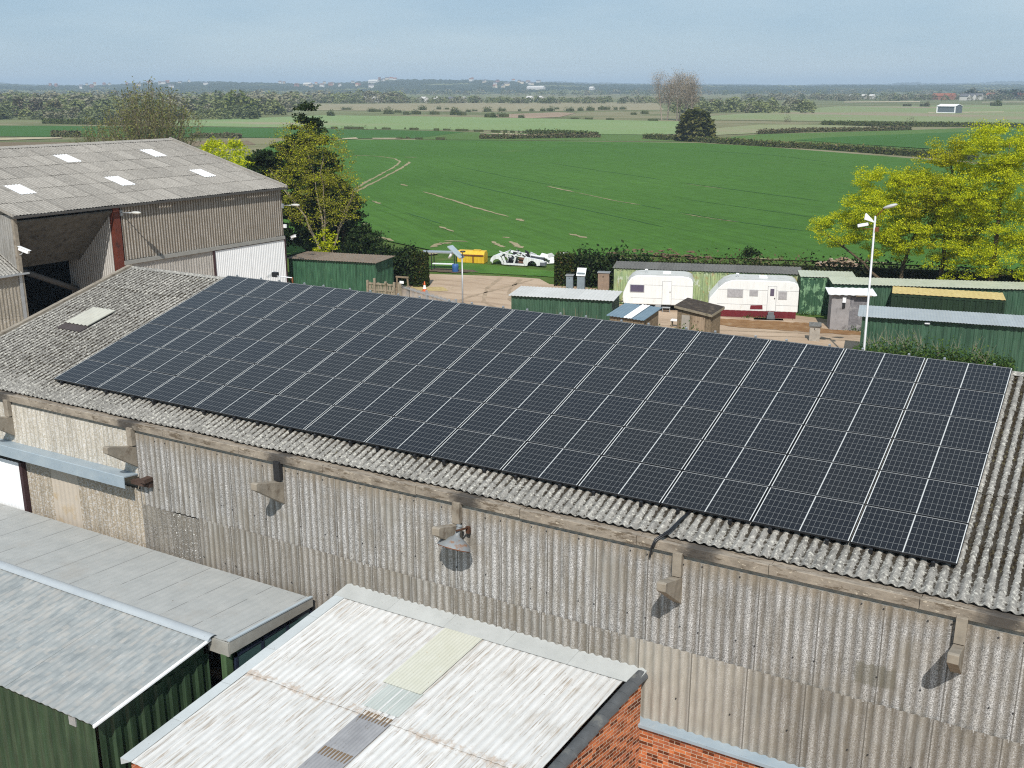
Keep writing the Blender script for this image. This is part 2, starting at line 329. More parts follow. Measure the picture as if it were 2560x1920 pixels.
mb=MB(); mb.box(X0,X1,-.875,-.805,5.74,5.97); mb.build('eaves_board',simple('grey_board',(.30,.29,.26),.9,.1,var=.3),shed)
# gutter in lengths
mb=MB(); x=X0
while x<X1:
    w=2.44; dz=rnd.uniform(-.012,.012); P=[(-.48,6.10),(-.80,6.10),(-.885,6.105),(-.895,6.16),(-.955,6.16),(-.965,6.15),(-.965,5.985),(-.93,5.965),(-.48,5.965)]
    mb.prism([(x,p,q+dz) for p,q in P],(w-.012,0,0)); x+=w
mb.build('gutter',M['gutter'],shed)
# white sliding door, canopy, posts
mb=MB(); mb.corr((-5.4,-.50,-.4),(1,0,0),(0,0,1),4.15,4.4,.15,.012,4,1,21,kind='box'); nearer(mb.build('sliding_door',M['white'],shed,solid=.01))
mb=MB(); mb.box(-1.25,-1.13,-.52,-.36,0,4.02); nearer(mb.build('door_post',M['maroonpost'],shed))
mb=MB(); mb.prism([(-5.4,-.375,4.53),(-5.4,-.80,4.58),(-5.4,-.82,4.57),(-5.4,-.82,4.27),(-5.4,-.80,4.27),(-5.4,-.80,4.55),(-5.4,-.375,4.50)],(8.82,0,0)); nearer(mb.build('door_canopy',M['bluegrey'],shed))
mb=MB(); mb.box(3.42,3.95,-.50,-.385,4.28,4.42); mb.box(3.42,3.85,-.62,-.51,4.34,4.44); mb.box(3.80,3.98,-.66,-.40,4.45,4.55); nearer(mb.build('track_beam_end',simple('old_timber',(.075,.05,.04),.9,.1,var=.4),shed))
# corbels and pillars
CX=[-1.42,3.46,8.34,13.22,18.06,22.93,27.8,32.7]
for i,cx in enumerate(CX):
    mb=MB(); mb.prism([(cx,-.37,4.71),(cx,-.37,5.25),(cx,-1.18,5.49),(cx,-1.24,5.48),(cx,-1.24,5.33)],(-.175,0,0)); nearer(mb.build('corbel',M['concrete'],shed,bevel=.008))
    mb=MB(); mb.box(cx-.175,cx,-.50,-.37,5.30,5.77); nearer(mb.build('pillar',M['blacksteel'] if i==2 else M['concrete'],shed,bevel=.006))  # third pillar set darker than the rest
# brick base and ledge
mb=MB(); mb.box(9.,X1,-.52,-.26,-.5,1.99); nearer(mb.build('brick_wall',M['brick'],shed))
mb=MB(); mb.prism([(9.,-.36,2.10),(9.,-.60,2.06),(9.,-.62,2.055),(9.,-.62,1.99),(9.,-.36,1.99)],(X1-9,0,0)); nearer(mb.build('wall_ledge',M['bluegrey'],shed))
# fixings on the wall: bolts
mb=MB()
for k in range(int((X1-4)/.178)):
    x=4.0+k*.178
    if k%6 in (1,3) :
        for z,y in ((5.55,YW-.045),(4.25,YW-.048),(2.75,YW-.08)):
            if rnd.random()<.8 and not(z<3 and x<5.5): mb.lathe([(0,0),(.016,0),(.012,.012),(0,.014)],(x+rnd.uniform(-.01,.01),y,z+rnd.uniform(-.03,.03)),6,M=np.array([[1,0,0],[0,0,-1],[0,1,0]],float))
nearer(mb.build('bolts',M['blacksteel'],shed))['kind']='stuff'
# ================================================================ solar array
PW,PH,pw,ph=1.742,1.146,1.722,1.13
fm=MB()
for b in ((0,.011,0,ph),(pw-.011,pw,0,ph),(.011,pw-.011,0,.010),(.011,pw-.011,ph-.010,ph)): fm.box(b[0],b[1],b[2],b[3],-.033,.0015)
root0=MB().add([(0.008,.008,0),(pw-.008,.008,0),(pw-.008,ph-.008,0),(.008,ph-.008,0),(0.008,.008,-.006),(pw-.008,.008,-.006),(pw-.008,ph-.008,-.006),(.008,ph-.008,-.006)],[(0,1,2,3),(7,6,5,4)]).build('solar_module',M['cells'])
fr0=fm.build('frame',M['frame'],root0)
ORD=['first','second','third','fourth','fifth','sixth','seventh','eighth','ninth','tenth','eleventh','twelfth','thirteenth']
ROW=['bottom row','second row up','third row up','fourth row up','fifth row up','top row by the ridge']
for j in range(6):
    for i in range(13):
        o=root0 if (i,j)==(0,0) else copy_tree(root0)
        y=j*PH; o.location=(i*PW,y*cT,6.47+y*sT); o.rotation_euler=(TILT+R(rnd.uniform(-.15,.15)),R(rnd.uniform(-.15,.15)),0)
        tag(o,f'dark solar panel in the {ROW[j]}, {ORD[i]} from the left end','solar panel','solar panels of the roof array')
rail0=thing('mounting_rail','black mounting rail with its bolted foot poking out below the solar array','rail',(0,0,0),0,'mounting rails under the solar array')
mb=MB(); mb.box(-.02,.02,-.05,6*PH+.07,-.085,-.037); mb.build('rail_bar',M['frame'],rail0)
mb=MB(); mb.box(-.03,.03,-.075,-.035,-.115,-.02); mb.tube([(0,-.06,-.12),(0,-.06,-.0)],.012,6); mb.build('rail_foot',M['frame'],rail0)
mb=MB(); mb.box(-.022,.022,6*PH+.0,6*PH+.05,-.09,.03); mb.build('rail_clip',M['galv'],rail0)
for i in range(26):
    o=rail0 if i==0 else copy_tree(rail0)
    o.location=((i//2)*PW+(.36 if i%2==0 else 1.36),0,6.47); o.rotation_euler=(TILT,0,0)
mb=MB(); mb.tube([(18.0,.15,6.42),(17.93,-.3,6.36),(17.86,-.68,6.26),(17.74,-1.02,6.20),(17.68,-1.04,6.02),(17.64,-.97,5.88),(17.62,-.95,5.80)],.022,6); mb.tube([(18.03,.15,6.42),(17.95,-.3,6.36),(17.89,-.68,6.25),(17.76,-1.03,6.18),(17.71,-1.045,6.02)],.016,6)
tag(mb.build('cable',M['frame']),'black cables running from the solar array over the gutter edge','cable')
# old enamel yard lamp on the corbel
lamp=thing('wall_lamp','old grey enamel floodlight hung from a concrete corbel on the cladding','lamp',(13.3*KS+.758,-.80*KS-.542,5.0*KS+.44))
Mx=np.array(Matrix.Rotation(R(3),3,'Y'))@np.array(Matrix.Rotation(R(-24),3,'X'))
MG=simple('grey_enamel',(.20,.215,.225),.5,.4,var=.12,dirt=(.22,.12,.07),dscale=6)
mb=MB(); mb.lathe([(.055,.40),(.06,.36),(.045,.35),(.045,.20),(.07,.16),(.19,.10),(.30,.02),(.335,-.05),(.34,-.06)],(0,0,0),18,M=Mx); mb.build('lamp_shade',MG,lamp,solid=.006)
mb=MB(); mb.lathe([(.33,-.052),(.345,-.06),(.33,-.075)],(0,0,0),18,M=Mx); mb.build('rim',M['rust'],lamp)
mb=MB(); mb.lathe([(.0,.13),(.04,.11),(.07,.03),(.05,-.03),(0,-.05)],(0,0,0),10,M=Mx); mb.build('bulb',simple('frosted_bulb',(.6,.57,.48),.3),lamp)
mb=MB(); mb.tube([(.04,0,.3),(.1,.2,.28),(.12,.34,.26)],.02,6); mb.box(.07,.15,.3,.36,.14,.28); mb.build('bracket',simple('dark_rust',(.07,.035,.022),.9,.1,var=.4),lamp)
# moss cushions lying in the roof valleys
mb=MB()
def blob(p,s,fl=.6):
    q=[(0,0,fl)]+[(math.cos(a)*rnd.uniform(.7,1.2),math.sin(a)*rnd.uniform(.7,1.2),rnd.uniform(-.1,.25)*fl) for a in [k*1.047 for k in range(6)]]
    mb.add([(p[0]+s*a*.75,p[1]+s*b*1.5*cT,p[2]+s*c+s*b*1.5*sT) for a,b,c in q],[(0,k+1,(k+1)%6+1) for k in range(6)],0,True)
for k in range(int((X1-X0)/.178)):
    xv=X0+(k+.5)*.178
    if xv<.6: ya,yb,dn=-.3,6.8,9
    elif xv>22.3 and xv<27: ya,yb,dn=.25,6.8,34
    elif xv>=27: continue
    else: ya,yb,dn=-.45,.05,3
    for _ in range(int((yb-ya)*dn)):
        y=rnd.uniform(ya,yb); s=rnd.choice((.012,.018,.022,.03,.038)); blob((xv+rnd.gauss(0,.018),y,roofz(y)-.022+.004),s)
tag(mb.build('moss',m_leaf('moss',[(0,(.018,.014,.010)),(.5,(.035,.027,.018)),(.8,(.055,.045,.028)),(1,(.10,.09,.055))],0.)),kind='stuff')
def m_white(name):
    t=NT(name,.75,.25); k=t.ramp(t.noise(2.5,6,.6),[(.3,(.50,.50,.49)),(.7,(.59,.59,.585))]); k=tint(t,k,.08)
    x,y,z=t.xyz(); mp=t.n('ShaderNodeCombineXYZ',{0:t.math('SUBTRACT',x,t.math('MULTIPLY',y,SK)),1:t.math('MULTIPLY',y,.045),2:0.}).outputs[0]; mp2=t.n('ShaderNodeCombineXYZ',{0:t.math('SUBTRACT',x,t.math('MULTIPLY',y,SK)),1:t.math('MULTIPLY',y,.2),2:0.}).outputs[0]; s=t.step(t.noise(26,6,.7,mp),.50,.62); b=t.step(t.noise(1.1,6,.65),.36,.58)
    k=t.mix(t.math('MULTIPLY',t.math('MULTIPLY',s,b),.8),k,(.25,.195,.14))
    k=t.mix(t.math('MULTIPLY',t.step(t.noise(5,6,.7,mp2),.56,.66),.45),k,(.33,.29,.24))
    x,y,z=t.xyz(); e=t.math('ABSOLUTE',t.math('ADD',t.math('ADD',y,3.38),t.math('MULTIPLY',t.math('SUBTRACT',t.noise(9,5,.7),.5),.5)))
    k=t.mix(t.math('MULTIPLY',t.math('MULTIPLY',t.math('SUBTRACT',1.,t.step(e,.02,.13)),t.step(t.noise(4,5,.7),.42,.6)),.6),k,(.33,.235,.16))
    k=t.mix(t.math('MULTIPLY',t.math('SUBTRACT',1.,t.step(t.attr('prof'),.0,.5)),.22),k,(.30,.255,.21))
    k=t.mix(t.math('MULTIPLY',t.step(t.noise(22,3,.5),.72,.75),.8),k,(.10,.07,.05)); t.col(k); return t.m
# ================================================================ brick lean-to with the white roof
SK=.185; SL=.25
def lz(y): return 3.07-SL*(-.4-y)
def lx(x,y): return x+SK*(y+.4)   # x measured at the wall line
lean=nearer(thing('brick_building','brick lean-to with stained white corrugated roof against the long shed','building',(0,0,0)))
vv=np.array((SK,1,SL)); Ln=np.linalg.norm(vv)
MW=m_white('white_painted_sheet')
yb=-6.05; up1=-3.30
mb=MB(); mb.corr((lx(10.38,yb),yb,lz(yb)+.01),(1,0,0),vv,6.78,(up1-yb)*Ln,.178,.016,8,1,6,.012,.006)
mb.corr((lx(10.38,up1-.1),up1-.1,lz(up1-.1)+.012),(1,0,0),vv,6.78,(-.72-up1+.1)*Ln,.178,.016,8,1,6,.025,.006); mb.build('roof',MW,lean,solid=.007)
def sheet(name,x0,x1,ya,yb_,mat,lift,pitch=.076,amp=.007):
    mb=MB(); mb.corr((lx(x0,ya),ya,lz(ya)+lift),(1,0,0),vv,x1-x0,(yb_-ya)*Ln,pitch,amp,6,1,40,.006,.003); return mb.build(name,mat,lean,solid=.004)
sheet('yellow_rooflight',13.10,14.02,-2.57,-.80,m_sheet('yellowed_plastic',(.44,.44,.365),(.49,.49,.43),(.42,.22,.04),.66,0,1,.4,fine=4),.055)
sheet('grey_rooflight',13.18,14.05,-3.22,-2.53,m_sheet('grey_plastic',(.36,.39,.37),(.42,.45,.43),(.35,.33,.28),.64),.045)
sheet('clear_rooflight',13.32,14.05,-6.05,-3.18,m_sheet('dirty_clear_plastic',(.20,.20,.21),(.28,.28,.29),(.10,.08,.05),.58,0,.08,.35),.036)
mb=MB()
for yy in (-3.30,-4.30):
    for q in range(9):
        x=13.36+q*.076; mb.prism([(lx(x,yy),yy,lz(yy)+.052),(lx(x+.05,yy),yy,lz(yy)+.052),(lx(x+.035,yy-.2),yy-.2,lz(yy-.2)+.052),(lx(x+.015,yy-.2),yy-.2,lz(yy-.2)+.052)],(0,0,.006))
mb.build('lap_dirt',simple('lap_dirt',(.15,.105,.065),.95),lean)['kind']='stuff'
mb=MB(); xs=np.linspace(10.12,17.45,6)
for i in range(5): mb.prism([(xs[i],-.385,lz(-.4)+.10),(xs[i],-.43,lz(-.43)+.085),(lx(xs[i],-.80),-.80,lz(-.80)+.062),(lx(xs[i],-.80),-.80,lz(-.80)+.05),(xs[i],-.43,lz(-.43)+.05)],(xs[i+1]-xs[i]-.006,0,0))
mb.build('top_flashing',m_sheet('lead_flashing',(.36,.37,.36),(.43,.44,.43),(.5,.5,.48),.62),lean)
mb=MB()
for i in range(5):
    ya=-.42-i*1.13; yc=max(ya-1.12,-6.07)
    a=[(lx(10.10,y),y,lz(y)+q) for y,q in ((ya,.05),(yc,.05))]; 
    mb.prism([(lx(10.12,ya),ya,lz(ya)+.045),(lx(10.40,ya),ya,lz(ya)+.060),(lx(10.40,ya),ya,lz(ya)+.052),(lx(10.12,ya),ya,lz(ya)-.10)],(SK*(yc-ya),yc-ya,SL*(yc-ya)))
mb.build('verge_flashing',m_sheet('verge_flashing',(.40,.43,.44),(.46,.49,.50),(.35,.34,.3),.62),lean)
mb=MB()
for i in range(20):
    y=-.46-i*.315; V=[];n=7
    for j,yy in enumerate((y,y-.33)):
        for k in range(n):
            w=math.pi*k/(n-1); q=.125 if j==0 else .112
            V.append((lx(17.36,yy)+.0+math.cos(w)*q*1.05,yy,lz(yy)-.02+math.sin(w)*q*.8+(.02 if j else .0)))
    mb.add(V,[(k+1,k,k+n,k+n+1) for k in range(n-1)],0,True)
mb.build('coping_tiles',simple('slate_tile',(.075,.08,.085),.75,.3,var=.25,dirt=(.14,.14,.13)),lean,solid=.015)
ga=math.atan(SK); Lg=6.2*math.sqrt(1+SK*SK)
# gable wall in its own frame: local x runs down the verge, z up
gw=MB(); gw.prism([(0,0,-.5),(Lg,0,-.5),(Lg,0,lz(-.55-6.2)-.06),(0,0,lz(-.55)-.06)],(0,-.22,0))
gw.build('gable_wall',m_brick('gable_brick'),lean,(lx(17.42,-.55),-.55,0),(0,0,-math.pi/2-ga))
gw2=MB(); gw2.prism([(0,0,-.5),(Lg-.8,0,-.5),(Lg-.8,0,lz(-.55-5.4)-.14),(0,0,lz(-.55)-.14)],(0,-.2,0))
gw2.build('side_wall',m_brick('side_brick'),lean,(lx(10.42,-.55),-.55,0),(0,0,-math.pi/2-ga))
gw3=MB(); gw3.box(0,6.7,-.2,0,-.5,lz(-5.9)-.06); gw3.build('front_wall',m_brick('front_brick'),lean,(lx(10.45,-5.9),-5.9,0))
# ================================================================ green store at the front left
st=thing('green_store','dark green corrugated store with flat grey roof and mottled sloping roof','store',(0,0,0)); nearer(st)
MG1=m_paint('dark_green_paint',(.022,.046,.024),(.044,.078,.040),streak=.4,rough=.5,spec=.4)
def _mott():
    t=NT('mottled_sheet',.8,.2); x,y,z=t.xyz(); xs=t.math('MULTIPLY',t.math('FLOOR',t.math('DIVIDE',t.math('ADD',x,t.math('MULTIPLY',t.noise(1.5,2),.08)),.1)),3.7)
    v=t.n('ShaderNodeCombineXYZ',{0:xs,1:t.math('MULTIPLY',y,2.1),2:0.}).outputs[0]
    n=t.noise(1.,3,.5,v); c=t.ramp(n,[(.38,(.235,.255,.26)),(.48,(.28,.298,.298)),(.54,(.30,.313,.31)),(.62,(.33,.334,.325))])
    c=t.mix(t.math('MULTIPLY',t.step(t.noise(1.3,3,.5,t.n('ShaderNodeVectorMath',{0:v,1:(5.,9.,2.)},operation='ADD').outputs[0]),.55,.6),.5),c,(.37,.355,.33))
    c=t.mix(t.math('MULTIPLY',t.step(t.noise(40,4,.6,t.map((1,.06,1))),.6,.66),.4),c,(.46,.48,.49)); c=t.mix(1.,c,t.ramp(t.noise(1.2,4),[(.3,.86),(.7,1.08)]),'MULTIPLY')
    t.col(c); return t.m
def _flat():
    t=NT('flat_sheet',.85,.15); x,y,z=t.xyz(); k=t.ramp(t.noise(2.2,7,.62),[(.3,(.31,.32,.315)),(.7,(.375,.38,.37))])
    xx=t.math('FRACT',t.math('DIVIDE',t.math('ADD',x,t.math('MULTIPLY',y,.0)),1.0)); ln=t.math('MULTIPLY',t.math('LESS_THAN',xx,.022),t.step(t.noise(1.6,4,.6),.38,.5)); k=t.mix(t.math('MULTIPLY',ln,.75),k,(.12,.12,.12))
    k=t.mix(t.math('MULTIPLY',t.step(t.noise(14,4,.6),.68,.72),.7),k,(.13,.10,.07)); k=t.mix(t.math('MULTIPLY',t.step(t.noise(1.0,6,.65),.5,.7),.4),k,(.30,.285,.26)); t.col(k); return t.m
mb=MB(); v2=np.array((.11,1,-.06)); mb.corr((-5.,-3.2,2.78),(1,0,0),np.array((.0,1,-.06)),14.15,2.62,.2,.006,6,1,5,.003,.004); mb.build('flat_roof',_flat(),st,solid=.02)
mb=MB(); mb.prism([(9.17,-.58,2.63),(9.17,-3.22,2.79),(9.17,-3.22,2.50),(9.17,-.58,2.42)],(.035,0,0)); mb.box(8.62,9.20,-3.26,-3.215,2.46,2.77); mb.build('fascia',simple('grey_fascia',(.30,.29,.26),.7,.3),st)
mb=MB(); mb.prism([(9.14,-.58,2.67),(9.14,-3.22,2.83),(9.14,-3.22,2.80),(9.14,-.58,2.64)],(.075,0,0)); mb.build('roof_trim',m_sheet('bluish_trim',(.33,.38,.42),(.4,.45,.48),(.4,.35,.3),.6),st)
mb=MB(); n=8
for xa,xb in ((-5,1.2),(1.17,5.2),(5.17,8.78)):
    V=[];rr=.10+rnd.uniform(-.005,.005)
    for X in (xa,xb):
        for k in range(n): 
            w=math.pi*k/(n-1); V.append((X,-3.27+math.cos(w)*rr*1.25,2.77+math.sin(w)*rr*.75))
    mb.add(V,[(k,k+n,k+n+1,k+1) for k in range(n-1)],0,True)
mb.build('ridge_flashing',m_sheet('ridge_steel',(.33,.36,.385),(.39,.42,.44),(.35,.36,.36),.62,0,1,.4),st,solid=.01)
fr=np.array((0,3.0,.36)); mb=MB(); mb.corr((-5.,-6.28,2.385),(1,0,0),fr,13.72,np.linalg.norm(fr),.2,.022,8,1,5,.006,.006); mb.build('sloping_roof',_mott(),st,solid=.008)
mb=MB(); mb.prism([(8.70,-6.30,2.36),(8.745,-6.30,2.37),(8.745,-6.30,2.405),(8.70,-6.30,2.425)],(0,3.02,.36)); mb.build('verge_trim',M['white'],st)
mb=MB(); mb.corr((-5,-6.08,-.5),(1,0,0),(0,0,1),13.5,2.86,.30,.04,4,1,45,kind='box'); mb.prism([(8.46,-6.0,2.3),(8.46,-3.3,2.3),(8.46,-3.3,2.7)],(.04,0,0)); mb.corr((8.5,-6.08,-.5),(0,1,0),(0,0,1),2.85,2.84,.36,.05,4,1,45,kind='box'); mb.build('front_wall',MG1,st,solid=.004)
mb=MB(); mb.corr((9.05,-3.2,-.5),(0,1,0),(0,0,1),2.6,3.0,.3,.04,4,1,45,kind='box'); mb.box(8.98,9.13,-3.28,-3.10,-.5,2.47); mb.build('rear_side_wall',m_paint('light_green_panel',(.05,.10,.045),(.09,.15,.07),streak=.3),st,solid=.003)
mb=MB()
for k in range(3): mb.box(9.10,9.135,-2.95+k*.8,-2.25+k*.8,1.95,2.30)
w=mb.build('window',simple('greenish_glass',(.05,.10,.10),.15,.6),st)
mb=MB()
for k in range(4): mb.box(9.095,9.15,-3.03+k*.8,-2.96+k*.8,1.88,2.38)
mb.box(9.095,9.15,-3.03,-.55,1.86,1.94); mb.box(9.095,9.15,-3.03,-.55,2.31,2.38); mb.build('window_frame',simple('navy_trim',(.02,.028,.05),.5),w)
mb=MB(); mb.box(7.78,7.98,-6.15,-6.10,2.05,2.3); mb.build('junction_box',M['galv'],st)
mb=MB(); mb.box(-4.9,9.0,-3.1,-.7,-.43,-.38); mb.build('floor',M['dark'],st)
# ================================================================ tall barn on the left (local: x towards the yard, y away)
BX,BY,BA=-26.22,17.56,R(BARN_A)
barn=thing('barn','tall grey barn with five white rooflights, an open bay and white sliding doors','barn',(BX,BY,0),BA)
BS=.25; bl=math.sqrt(1+BS*BS); RD=11.2
def bz(x): return 7.5+BS*(-x)
mb=MB(); mb.corr((.22,-.15,bz(.22)),(0,1,0),(-1,0,BS),19.75,(RD+.22)*bl,.2,.036,6,6,5,.02,.012)
mb.build('roof',M['barnroof'],barn,solid=.01)
mb=MB(); mb.corr((-2*RD-.2,19.6,bz(.2)),(0,-1,0),(1,0,BS),19.75,(RD+.2)*bl,.2,.036,4,6,5,.02,.012); mb.build('rear_roof',M['barnroof'],barn,solid=.01)
mb=MB(); mb.prism([(-RD-.35,-.2,bz(-RD)-.03),(-RD,-.2,bz(-RD)+.10),(-RD+.35,-.2,bz(-RD)-.03),(-RD,-.2,bz(-RD)+.02)],(0,19.9,0)); mb.build('ridge_cap',M['barnroof'],barn)
for yc,d0,d1 in ((15.75,7.55,9.15),(9.15,7.55,9.1),(9.35,2.70,4.42),(15.9,2.90,4.45),(2.75,2.75,4.35)):
    mb=MB(); mb.corr((-d0,yc-.5,bz(-d0)+.035),(0,1,0),(-1,0,BS),1.0,(d1-d0)*bl,.2,.036,6,1,5,.006,.004); mb.build('rooflight',M['white'],barn,solid=.006)
mb=MB(); mb.prism([(.22,-.2,7.44),(.36,-.2,7.44),(.36,-.2,7.33),(.22,-.2,7.33)],(0,19.85,0)); mb.build('gutter',simple('dark_gutter',(.07,.065,.06),.6),barn)
mb=MB(); mb.prism([(.3,19.55,7.42),(.3,19.68,7.42),(.3,19.68,7.60),(.3,19.55,7.60)],(-11.5,0,BS*11.5)); mb.build('verge_trim',M['barnroof'],barn)
mb=MB(); mb.prism([(.3,-.24,7.42),(.3,-.15,7.42),(.3,-.15,7.60),(.3,-.24,7.60)],(-11.5,0,BS*11.5)); mb.build('verge_trim',M['barnroof'],barn)
mb=MB(); mb.corr((0,6.55,4.22),(0,1,0),(0,0,1),12.75,3.1,.2,.04,6,1,5,.006,.008); mb.build('upper_cladding',M['barnwall'],barn,solid=.008)
mb=MB(); mb.box(-.03,.14,6.45,19.35,3.98,4.2); mb.build('door_beam',simple('grey_beam',(.27,.265,.245),.7,.3,var=.15),barn)
mb=MB(); mb.corr((-.02,6.5,0),(0,1,0),(0,0,1),6.6,4.0,.2,.035,6,1,5,.006,.006); mb.build('lower_cladding',m_wall('barn_lower',.28,.42,.52,(1,.93,.84),grain=30,g2=.2),barn,solid=.008)
for a,b in ((13.2,16.18),(16.2,19.3)):
    mb=MB(); mb.corr((.05,a,0),(0,1,0),(0,0,1),b-a,3.93,.155,.016,4,1,40,kind='box'); mb.build('sliding_door',M['white'],barn,solid=.01)
mb=MB(); mb.box(.0,.12,13.08,13.2,0,4.0); mb.box(.0,.12,19.3,19.42,0,4.1); mb.box(.0,.09,13.08,19.4,3.93,3.985); mb.build('door_frame',M['maroonpost'],barn)
mb=MB(); mb.prism([(-.35,6.05,0),(.06,6.05,0),(.06,6.05,7.3),(-.55,6.05,7.3)],(0,.42,0)); mb.build('red_post',M['darkred'],barn)
mb=MB(); mb.corr((-4.6,6.02,0),(1,0,0),(0,0,1),4.3,7.2,.2,.035,6,1,5); mb.build('partition',m_wall('pale_partition',.40,.50,.58,(1,.97,.92),grain=20,g2=.15,groove=.5,gc=(.2,.19,.17)),barn,solid=.008)
mb=MB(); mb.prism([(.02,.05,7.18),(.02,.05,7.10),(-3.42,.05,4.10),(-3.5,.05,4.16)],(0,5.97,0)); mb.build('sloping_lining',simple('dull_lining',(.11,.108,.10),.95,.05,var=.35,scale=3,dirt=(.06,.06,.06)),barn)
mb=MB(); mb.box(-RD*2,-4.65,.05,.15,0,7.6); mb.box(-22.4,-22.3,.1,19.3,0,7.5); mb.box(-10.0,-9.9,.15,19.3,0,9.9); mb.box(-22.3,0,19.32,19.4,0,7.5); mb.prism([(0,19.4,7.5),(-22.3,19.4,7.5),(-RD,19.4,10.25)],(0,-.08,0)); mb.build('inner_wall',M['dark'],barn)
mb=MB(); mb.tube([(-3.6,1.8,4.1),(-3.9,5.9,2.2)],.17,8); mb.tube([(-4.6,.3,4.3),(-4.2,1.8,3.9)],.12,6); mb.build('steel_brace',simple('grey_brace',(.12,.115,.11),.8),barn)
mb=MB(); mb.corr((-22.2,.0,0),(1,0,0),(0,0,1),22.15,7.45,.2,.03,6,2,5); mb.build('gable_wall',m_wall('gable_cladding',.2,.30,.38,(1,.97,.9),grain=60,g2=.2),barn,solid=.008)
mb=MB(); mb.prism([(-.05,.03,7.48),(-22.2,.03,7.48),(-RD,.03,10.2)],(0,.06,0)); mb.build('gable_peak',M['concrete'],barn)
mb=MB(); mb.box(-.18,.03,-.06,.14,0,7.45); mb.build('corner_post',M['concrete'],barn)
ann=thing('barn_annexe','lower lean-to with rusty corrugated wall in front of the barn gable','lean-to',(BX,BY,0),BA)
mb=MB(); mb.corr((-.05,-9.,0),(0,1,0),(0,0,1),8.95,4.38,.2,.035,6,2,5,.006,.008); mb.build('wall',m_wall('annexe_cladding',.2,.33,.45,(1,.88,.68),grain=30,g2=.55),ann,solid=.008)
mb=MB(); mb.corr((.12,-9.,4.42),(0,1,0),(-1,0,.5),9.0,5,.2,.036,6,2,5,.015,.008); mb.build('roof',M['roof'],ann,solid=.01)
mb=MB(); mb.box(.10,.26,-9,.35,4.36,4.44); mb.build('gutter',M['galv'],ann)
mb=MB(); mb.prism([(-.05,-.14,0),(-.05,-.14,4.4),(-4.5,-.14,6.6),(-4.5,-.14,0)],(0,.08,0)); mb.build('end_wall',M['concrete'],ann)
mb=MB(); mb.box(-.08,.05,-.14,.02,0,4.36); mb.build('corner_flashing',M['galv'],ann)
def local(x,y,z):
    c,s=math.cos(BA),math.sin(BA); return (BX+x*c-y*s,BY+x*s+y*c,z)
def lamp_arm(label,p,arm,rise,hz,head=.62):
    t=thing('yard_lamp',label,'lamp',p,hz)
    mb=MB(); mb.tube([(0,0,0),(arm*.5,0,rise*.6),(arm,0,rise)],.03,6); mb.box(-.06,.04,-.08,.08,-.18,.12); mb.build('arm',M['galv'],t)
    hd=MB(); hd.lathe([(0,-.30),(.10,-.26),(.155,-.1),(.16,.1),(.12,.25),(0,.32)],(arm+.3,0,rise+.03),10,M=np.array([[0,0,1.1],[1.1,0,0],[0,.55,0]])); hd.build('lamp_head',simple('pale_lamp',(.50,.49,.45),.4,.4,var=.1),t)
    return t
lamp_arm('pale street type lamp on an arm above the barn opening',local(.08,6.55,7.0),.85,.02,BA+R(8))
lamp_arm('pale street type lamp on the far corner of the barn beside the tree',local(.08,19.35,6.25),.75,.05,BA+R(8))
def cctv(label,p,rz,tilt=-.25,s=1.):
    t=thing('security_camera',label,'camera',p,rz)
    mb=MB(); mb.box(-.22*s,.16*s,-.06*s,.06*s,-.05*s,.07*s); mb.prism([(-.26*s,-.075*s,.07*s),(.2*s,-.075*s,.07*s),(.2*s,-.075*s,.085*s),(-.26*s,-.075*s,.085*s)],(0,.15*s,0)); o=mb.build('camera_body',M['white'],t,rot=(0,tilt,0),bevel=.01)
    mb=MB(); mb.tube([(0,0,-.05*s),(.1*s,0,-.16*s),(.34*s,0,-.16*s)],.02*s,6); mb.build('bracket',M['galv'],t)
cctv('white security camera on the near corner of the barn opening',local(.25,.15,5.65),R(200),-.35,1.5)
cctv('white security camera on the far corner of the barn',local(.75,19.5,4.15),R(160),.3,1.3)
mb=MB(); mb.box(-.1,.1,-.08,.08,-.12,.12); tag(mb.build('alarm_box',M['white'],None,local(.12,19.42,4.85),bevel=.02),'small white box high on the far corner of the barn','box')
# ================================================================ yard buildings
def paintcol(n): return M[n]
M['peel']=m_paint('peeling_green',(.24,.34,.18),(.40,.45,.22),(.46,.50,.40),.56,streak=.4,rust=(.34,.22,.09),rl=.53)
M['green']=m_paint('container_green',(.030,.080,.046),(.058,.120,.075),(.11,.17,.11),.66,streak=.4,rust=(.10,.07,.04),rl=.66)
M['greenmoss']=m_paint('mossy_green',(.025,.085,.045),(.055,.14,.075),(.10,.17,.07),.62,streak=.5)
M['shadegreen']=m_paint('shadow_green',(.010,.026,.012),(.018,.040,.018),streak=.3)  # green wall in shade, the shade painted in as a darker tone
M['palegreenshade']=m_paint('pale_green_shaded',(.025,.075,.04),(.05,.12,.065),(.17,.30,.17),.52,streak=.3)  # pale green wall; dark tone is cast shade put into the colour
M['roofdark']=m_roof('dark_old_roof',False,base=((.09,.09,.085),(.17,.165,.155)),lichen=(.24,.23,.21))
M['roofpale']=m_sheet('pale_green_roof',(.40,.43,.33),(.52,.53,.42),(.25,.27,.15),.58)
M['roofwhite']=m_sheet('white_sheet_roof',(.50,.49,.46),(.58,.565,.54),(.36,.32,.28),.60)
M['roofgrey']=m_sheet('bluish_roof',(.32,.355,.375),(.38,.41,.43),(.33,.33,.31),.62)
M['roofblue']=m_sheet('blue_hut_roof',(.13,.19,.24),(.17,.235,.28),(.22,.24,.25),.62)
M['roofbrown']=m_roof('leafy_roof',False,base=((.13,.105,.08),(.22,.19,.16)),lichen=(.30,.17,.08))
M['yellowroof']=m_paint('rusty_yellow_roof',(.56,.43,.17),(.66,.52,.24),(.20,.13,.06),.62,rust=(.35,.2,.06))
